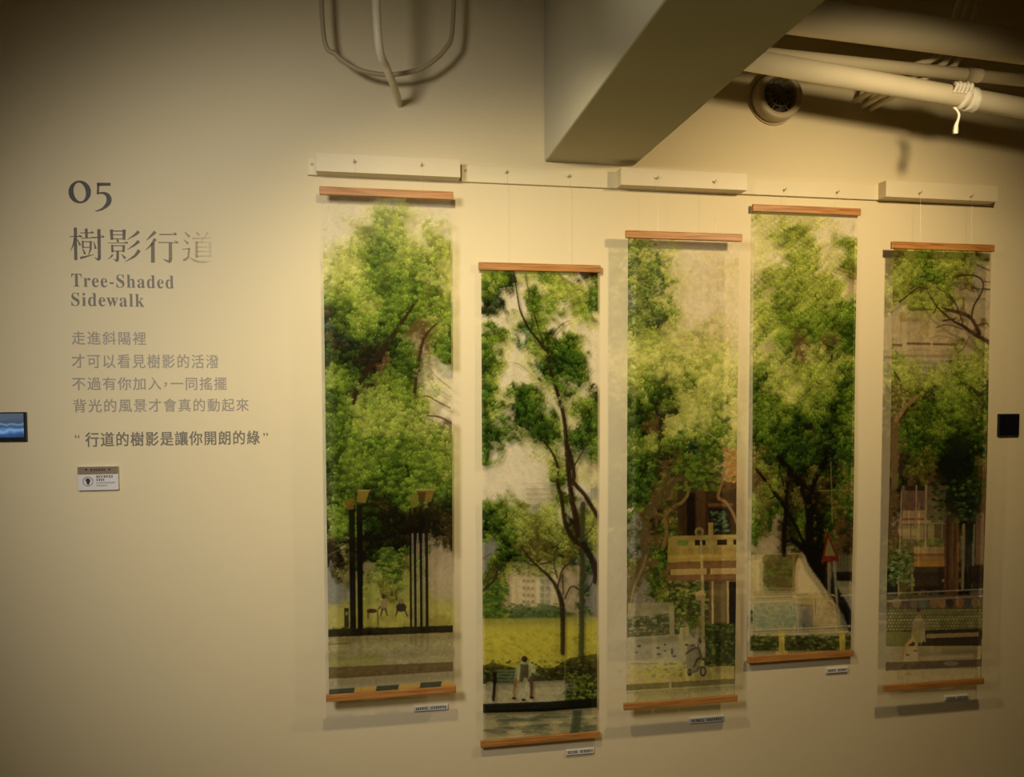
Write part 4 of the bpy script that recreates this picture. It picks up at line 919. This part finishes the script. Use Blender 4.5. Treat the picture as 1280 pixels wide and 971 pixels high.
def ribbons(name, strokes, zoom, off, m, depth=0.0008, rings=()):
    """brush strokes: each a list of (x, y, width) measured on an enlarged crop"""
    bm = bmesh.new(); k = 0.343
    def T(x, y): return P(off[0] + x / zoom, off[1] + y / zoom, -depth)
    for s in strokes:
        pts = []
        for i in range(len(s) - 1):
            if len(s) > 2:
                p0 = s[max(i - 1, 0)]; p1 = s[i]; p2 = s[i + 1]; p3 = s[min(i + 2, len(s) - 1)]
                for j in range(6):
                    t = j / 6
                    pts.append(tuple(0.5 * ((2 * b_) + (c_ - a_) * t + (2 * a_ - 5 * b_ + 4 * c_ - d_) * t * t + (3 * b_ - a_ - 3 * c_ + d_) * t ** 3) for a_, b_, c_, d_ in zip(p0, p1, p2, p3)))
            else: pts.append(s[i])
        pts.append(s[-1]); L_ = []; R_ = []
        for i, (x, y, w_) in enumerate(pts):
            xa, ya, _ = pts[max(i - 1, 0)]; xb, yb, _ = pts[min(i + 1, len(pts) - 1)]
            dx, dy = xb - xa, yb - ya; l = math.hypot(dx, dy) or 1
            nx, ny = -dy / l * w_ / 2, dx / l * w_ / 2
            L_.append(bm.verts.new(T(x + nx, y + ny))); R_.append(bm.verts.new(T(x - nx, y - ny)))
        for i in range(len(pts) - 1):
            try: bm.faces.new((L_[i], L_[i + 1], R_[i + 1], R_[i]))
            except ValueError: pass
    for (cx_, cy_, ro, rp, ri, rj, tilt) in rings:
        A_ = []; B_ = []; n = 48
        for j in range(n):
            t = j / n * 2 * math.pi
            A_.append(bm.verts.new(T(cx_ + ro * math.cos(t), cy_ + rp * math.sin(t))))
            xx, yy = ri * math.cos(t), rj * math.sin(t)
            B_.append(bm.verts.new(T(cx_ + xx * math.cos(tilt) - yy * math.sin(tilt), cy_ + xx * math.sin(tilt) + yy * math.cos(tilt))))
        for j in range(n): bm.faces.new((A_[j], A_[(j + 1) % n], B_[(j + 1) % n], B_[j]))
    return bmobj(name, bm, m)


M_vinyl = mat('vinyl_charcoal', (0.055, 0.042, 0.03), 0.5)
M_title = fade_mat('vinyl_title_fade', (0.15, 0.13, 0.10), ((0.0, .92), (.45, .78), (.62, .60), (.80, .42), (.92, .22), (1.0, .05)))
M_sub = fade_mat('vinyl_subtitle_fade', (0.21, 0.19, 0.15), ((0.0, .85), (1.0, .58)))
M_body = mat('vinyl_grey', (0.30, 0.265, 0.20), 0.5)
M_quote = mat('vinyl_dark_grey', (0.17, 0.15, 0.115), 0.5)

num = ribbons('section_number', [
    [(722, 318, 66), (990, 318, 56)], [(752, 290, 40), (738, 515, 40)],
    [(722, 498, 26), (800, 488, 34), (880, 498, 58), (938, 545, 86), (960, 620, 100), (932, 705, 86), (850, 785, 50), (760, 828, 30), (690, 842, 14)]],
    15.66, (75, 210), M_vinyl, rings=((385, 468, 220, 223, 118, 186, -0.18),))
tag(num, 'large charcoal old-style number 05 at the top left of the lettering', 'lettering')
ZX = 12.8
t1 = [[(180, 120, 52), (188, 640, 50)], [(90, 263, 12), (290, 263, 14)], [(235, 240, 8), (275, 265, 30)], [(175, 285, 34), (150, 390, 24), (104, 492, 6)], [(212, 310, 10), (262, 405, 34)],
      [(355, 135, 46), (360, 285, 40)], [(260, 205, 14), (475, 203, 16)], [(425, 180, 8), (468, 203, 26)], [(270, 292, 12), (520, 280, 14)],
      [(298, 330, 28), (302, 445, 28)], [(427, 335, 34), (425, 445, 34)], [(290, 346, 14), (440, 346, 14)], [(300, 436, 14), (425, 436, 14)],
      [(298, 455, 12), (337, 545, 36)], [(432, 445, 34), (392, 555, 10)], [(258, 608, 40), (480, 550, 8)],
      [(557, 145, 54), (565, 600, 48)], [(567, 590, 46), (552, 630, 42), (485, 596, 6)], [(440, 276, 12), (640, 272, 14)], [(595, 240, 6), (638, 272, 30)], [(476, 345, 8), (506, 460, 38)],
      [(757, 150, 50), (765, 315, 44)], [(962, 152, 54), (958, 315, 44)], [(757, 176, 18), (962, 176, 18)], [(765, 234, 14), (955, 234, 14)], [(765, 300, 14), (955, 300, 14)],
      [(850, 300, 14), (864, 352, 44)], [(700, 367, 10), (1022, 367, 14)], [(970, 345, 6), (1020, 367, 30)],
      [(768, 395, 34), (775, 515, 36)], [(955, 400, 40), (952, 512, 38)], [(768, 410, 14), (955, 410, 14)], [(775, 495, 14), (950, 495, 14)],
      [(857, 495, 40), (857, 620, 42)], [(857, 610, 40), (845, 650, 36), (793, 622, 6)], [(778, 548, 30), (752, 590, 22), (700, 625, 6)], [(918, 545, 10), (982, 612, 42)],
      [(1196, 180, 54), (1130, 240, 36), (1012, 312, 6)], [(1200, 335, 54), (1125, 400, 34), (1012, 474, 6)], [(1205, 480, 56), (1130, 575, 40), (975, 668, 6)]]
o2 = (175 - 80) * ZX
t2 = [[(245, 185, 54), (180, 250, 36), (98, 325, 6)], [(245, 300, 54), (180, 395, 34), (85, 485, 6)], [(205, 365, 58), (205, 682, 62)],
      [(310, 230, 22), (585, 230, 22)], [(535, 195, 6), (580, 230, 34)], [(290, 358, 18), (610, 362, 16)], [(550, 328, 6), (605, 362, 34)],
      [(485, 365, 54), (488, 625, 56)], [(488, 615, 54), (468, 665, 44), (365, 620, 6)],
      [(715, 192, 10), (793, 270, 46)], [(698, 312, 10), (772, 378, 42)], [(675, 467, 12), (800, 455, 22)], [(787, 455, 40), (778, 540, 34), (775, 590, 30)], [(780, 585, 26), (735, 625, 40), (690, 645, 30)],
      [(800, 600, 10), (880, 650, 30), (1000, 672, 30), (1185, 655, 8)],
      [(895, 188, 10), (948, 245, 40)], [(1088, 190, 40), (1050, 250, 22), (1010, 285, 8)], [(835, 294, 18), (1150, 288, 18)], [(1005, 290, 14), (985, 345, 16)],
      [(905, 340, 44), (905, 605, 44)], [(1125, 345, 44), (1122, 605, 40)], [(905, 356, 18), (1120, 356, 18)], [(905, 432, 16), (1120, 432, 16)], [(905, 503, 16), (1120, 503, 16)], [(905, 578, 18), (1120, 578, 18)]]
t2 = [[(x + o2, y, w_) for x, y, w_ in s] for s in t2]
ttl = ribbons('chinese_title', t1 + t2, ZX, (80, 275), M_title)
tag(ttl, 'large dark grey four-character title below the number, fading out at its right end', 'lettering')


def mb(s):
    out = ''
    for ch in s:
        if 'A' <= ch <= 'Z': out += chr(0x1D400 + ord(ch) - 65)
        elif 'a' <= ch <= 'z': out += chr(0x1D41A + ord(ch) - 97)
        else: out += ch
    return out


e = empty('english_title', P(89, 384), 'grey serif English title in two lines under the large characters', 'lettering')
text_mesh('text_line', mb('Tree-Shaded'), 89, 341.5, 217, 358.5, M_sub, e, spacing=1.12)
text_mesh('text_line', mb('Sidewalk'), 89, 365.5, 180, 382.5, M_sub, e, spacing=1.12)
e = empty('verse_text', P(90, 517), 'four lines of pale grey verse in small characters between title and quotation', 'lettering')
for s, x0, y0, x1, y1 in (('不過有你加入', 90, 471, 201, 488), ('，', 204.8, 477, 209, 484), ('一同搖擺', 213, 471, 283, 488), ('走進斜陽裡', 89.5, 413.5, 182, 431), ('才可以看見樹影的活潑', 89.5, 442, 273, 460.5), ('背光的風景才會真的動起來', 91.5, 498.5, 310.5, 516)):
    text_mesh('text_line' if s != '，' else 'comma', s, x0, y0 + .4, x1, y1 - .4, M_body, e, bold=0.0007 if s != '，' else 0, spacing=1.16)
e = empty('quotation_text', P(93, 559), 'darker grey one-line quotation in quote marks beneath the verse', 'lettering')
text_mesh('text_line', '行道的樹影是讓你開朗的綠', 106.5, 540.5, 324, 558.5, M_quote, e, bold=0.0013, spacing=1.12)
text_mesh('quote_mark', '“', 93.5, 543, 99.5, 547.5, M_quote, e, bold=0.0)
text_mesh('quote_mark', '”', 329, 541, 335, 545.5, M_quote, e, bold=0.0)
bpy.context.view_layer.update()
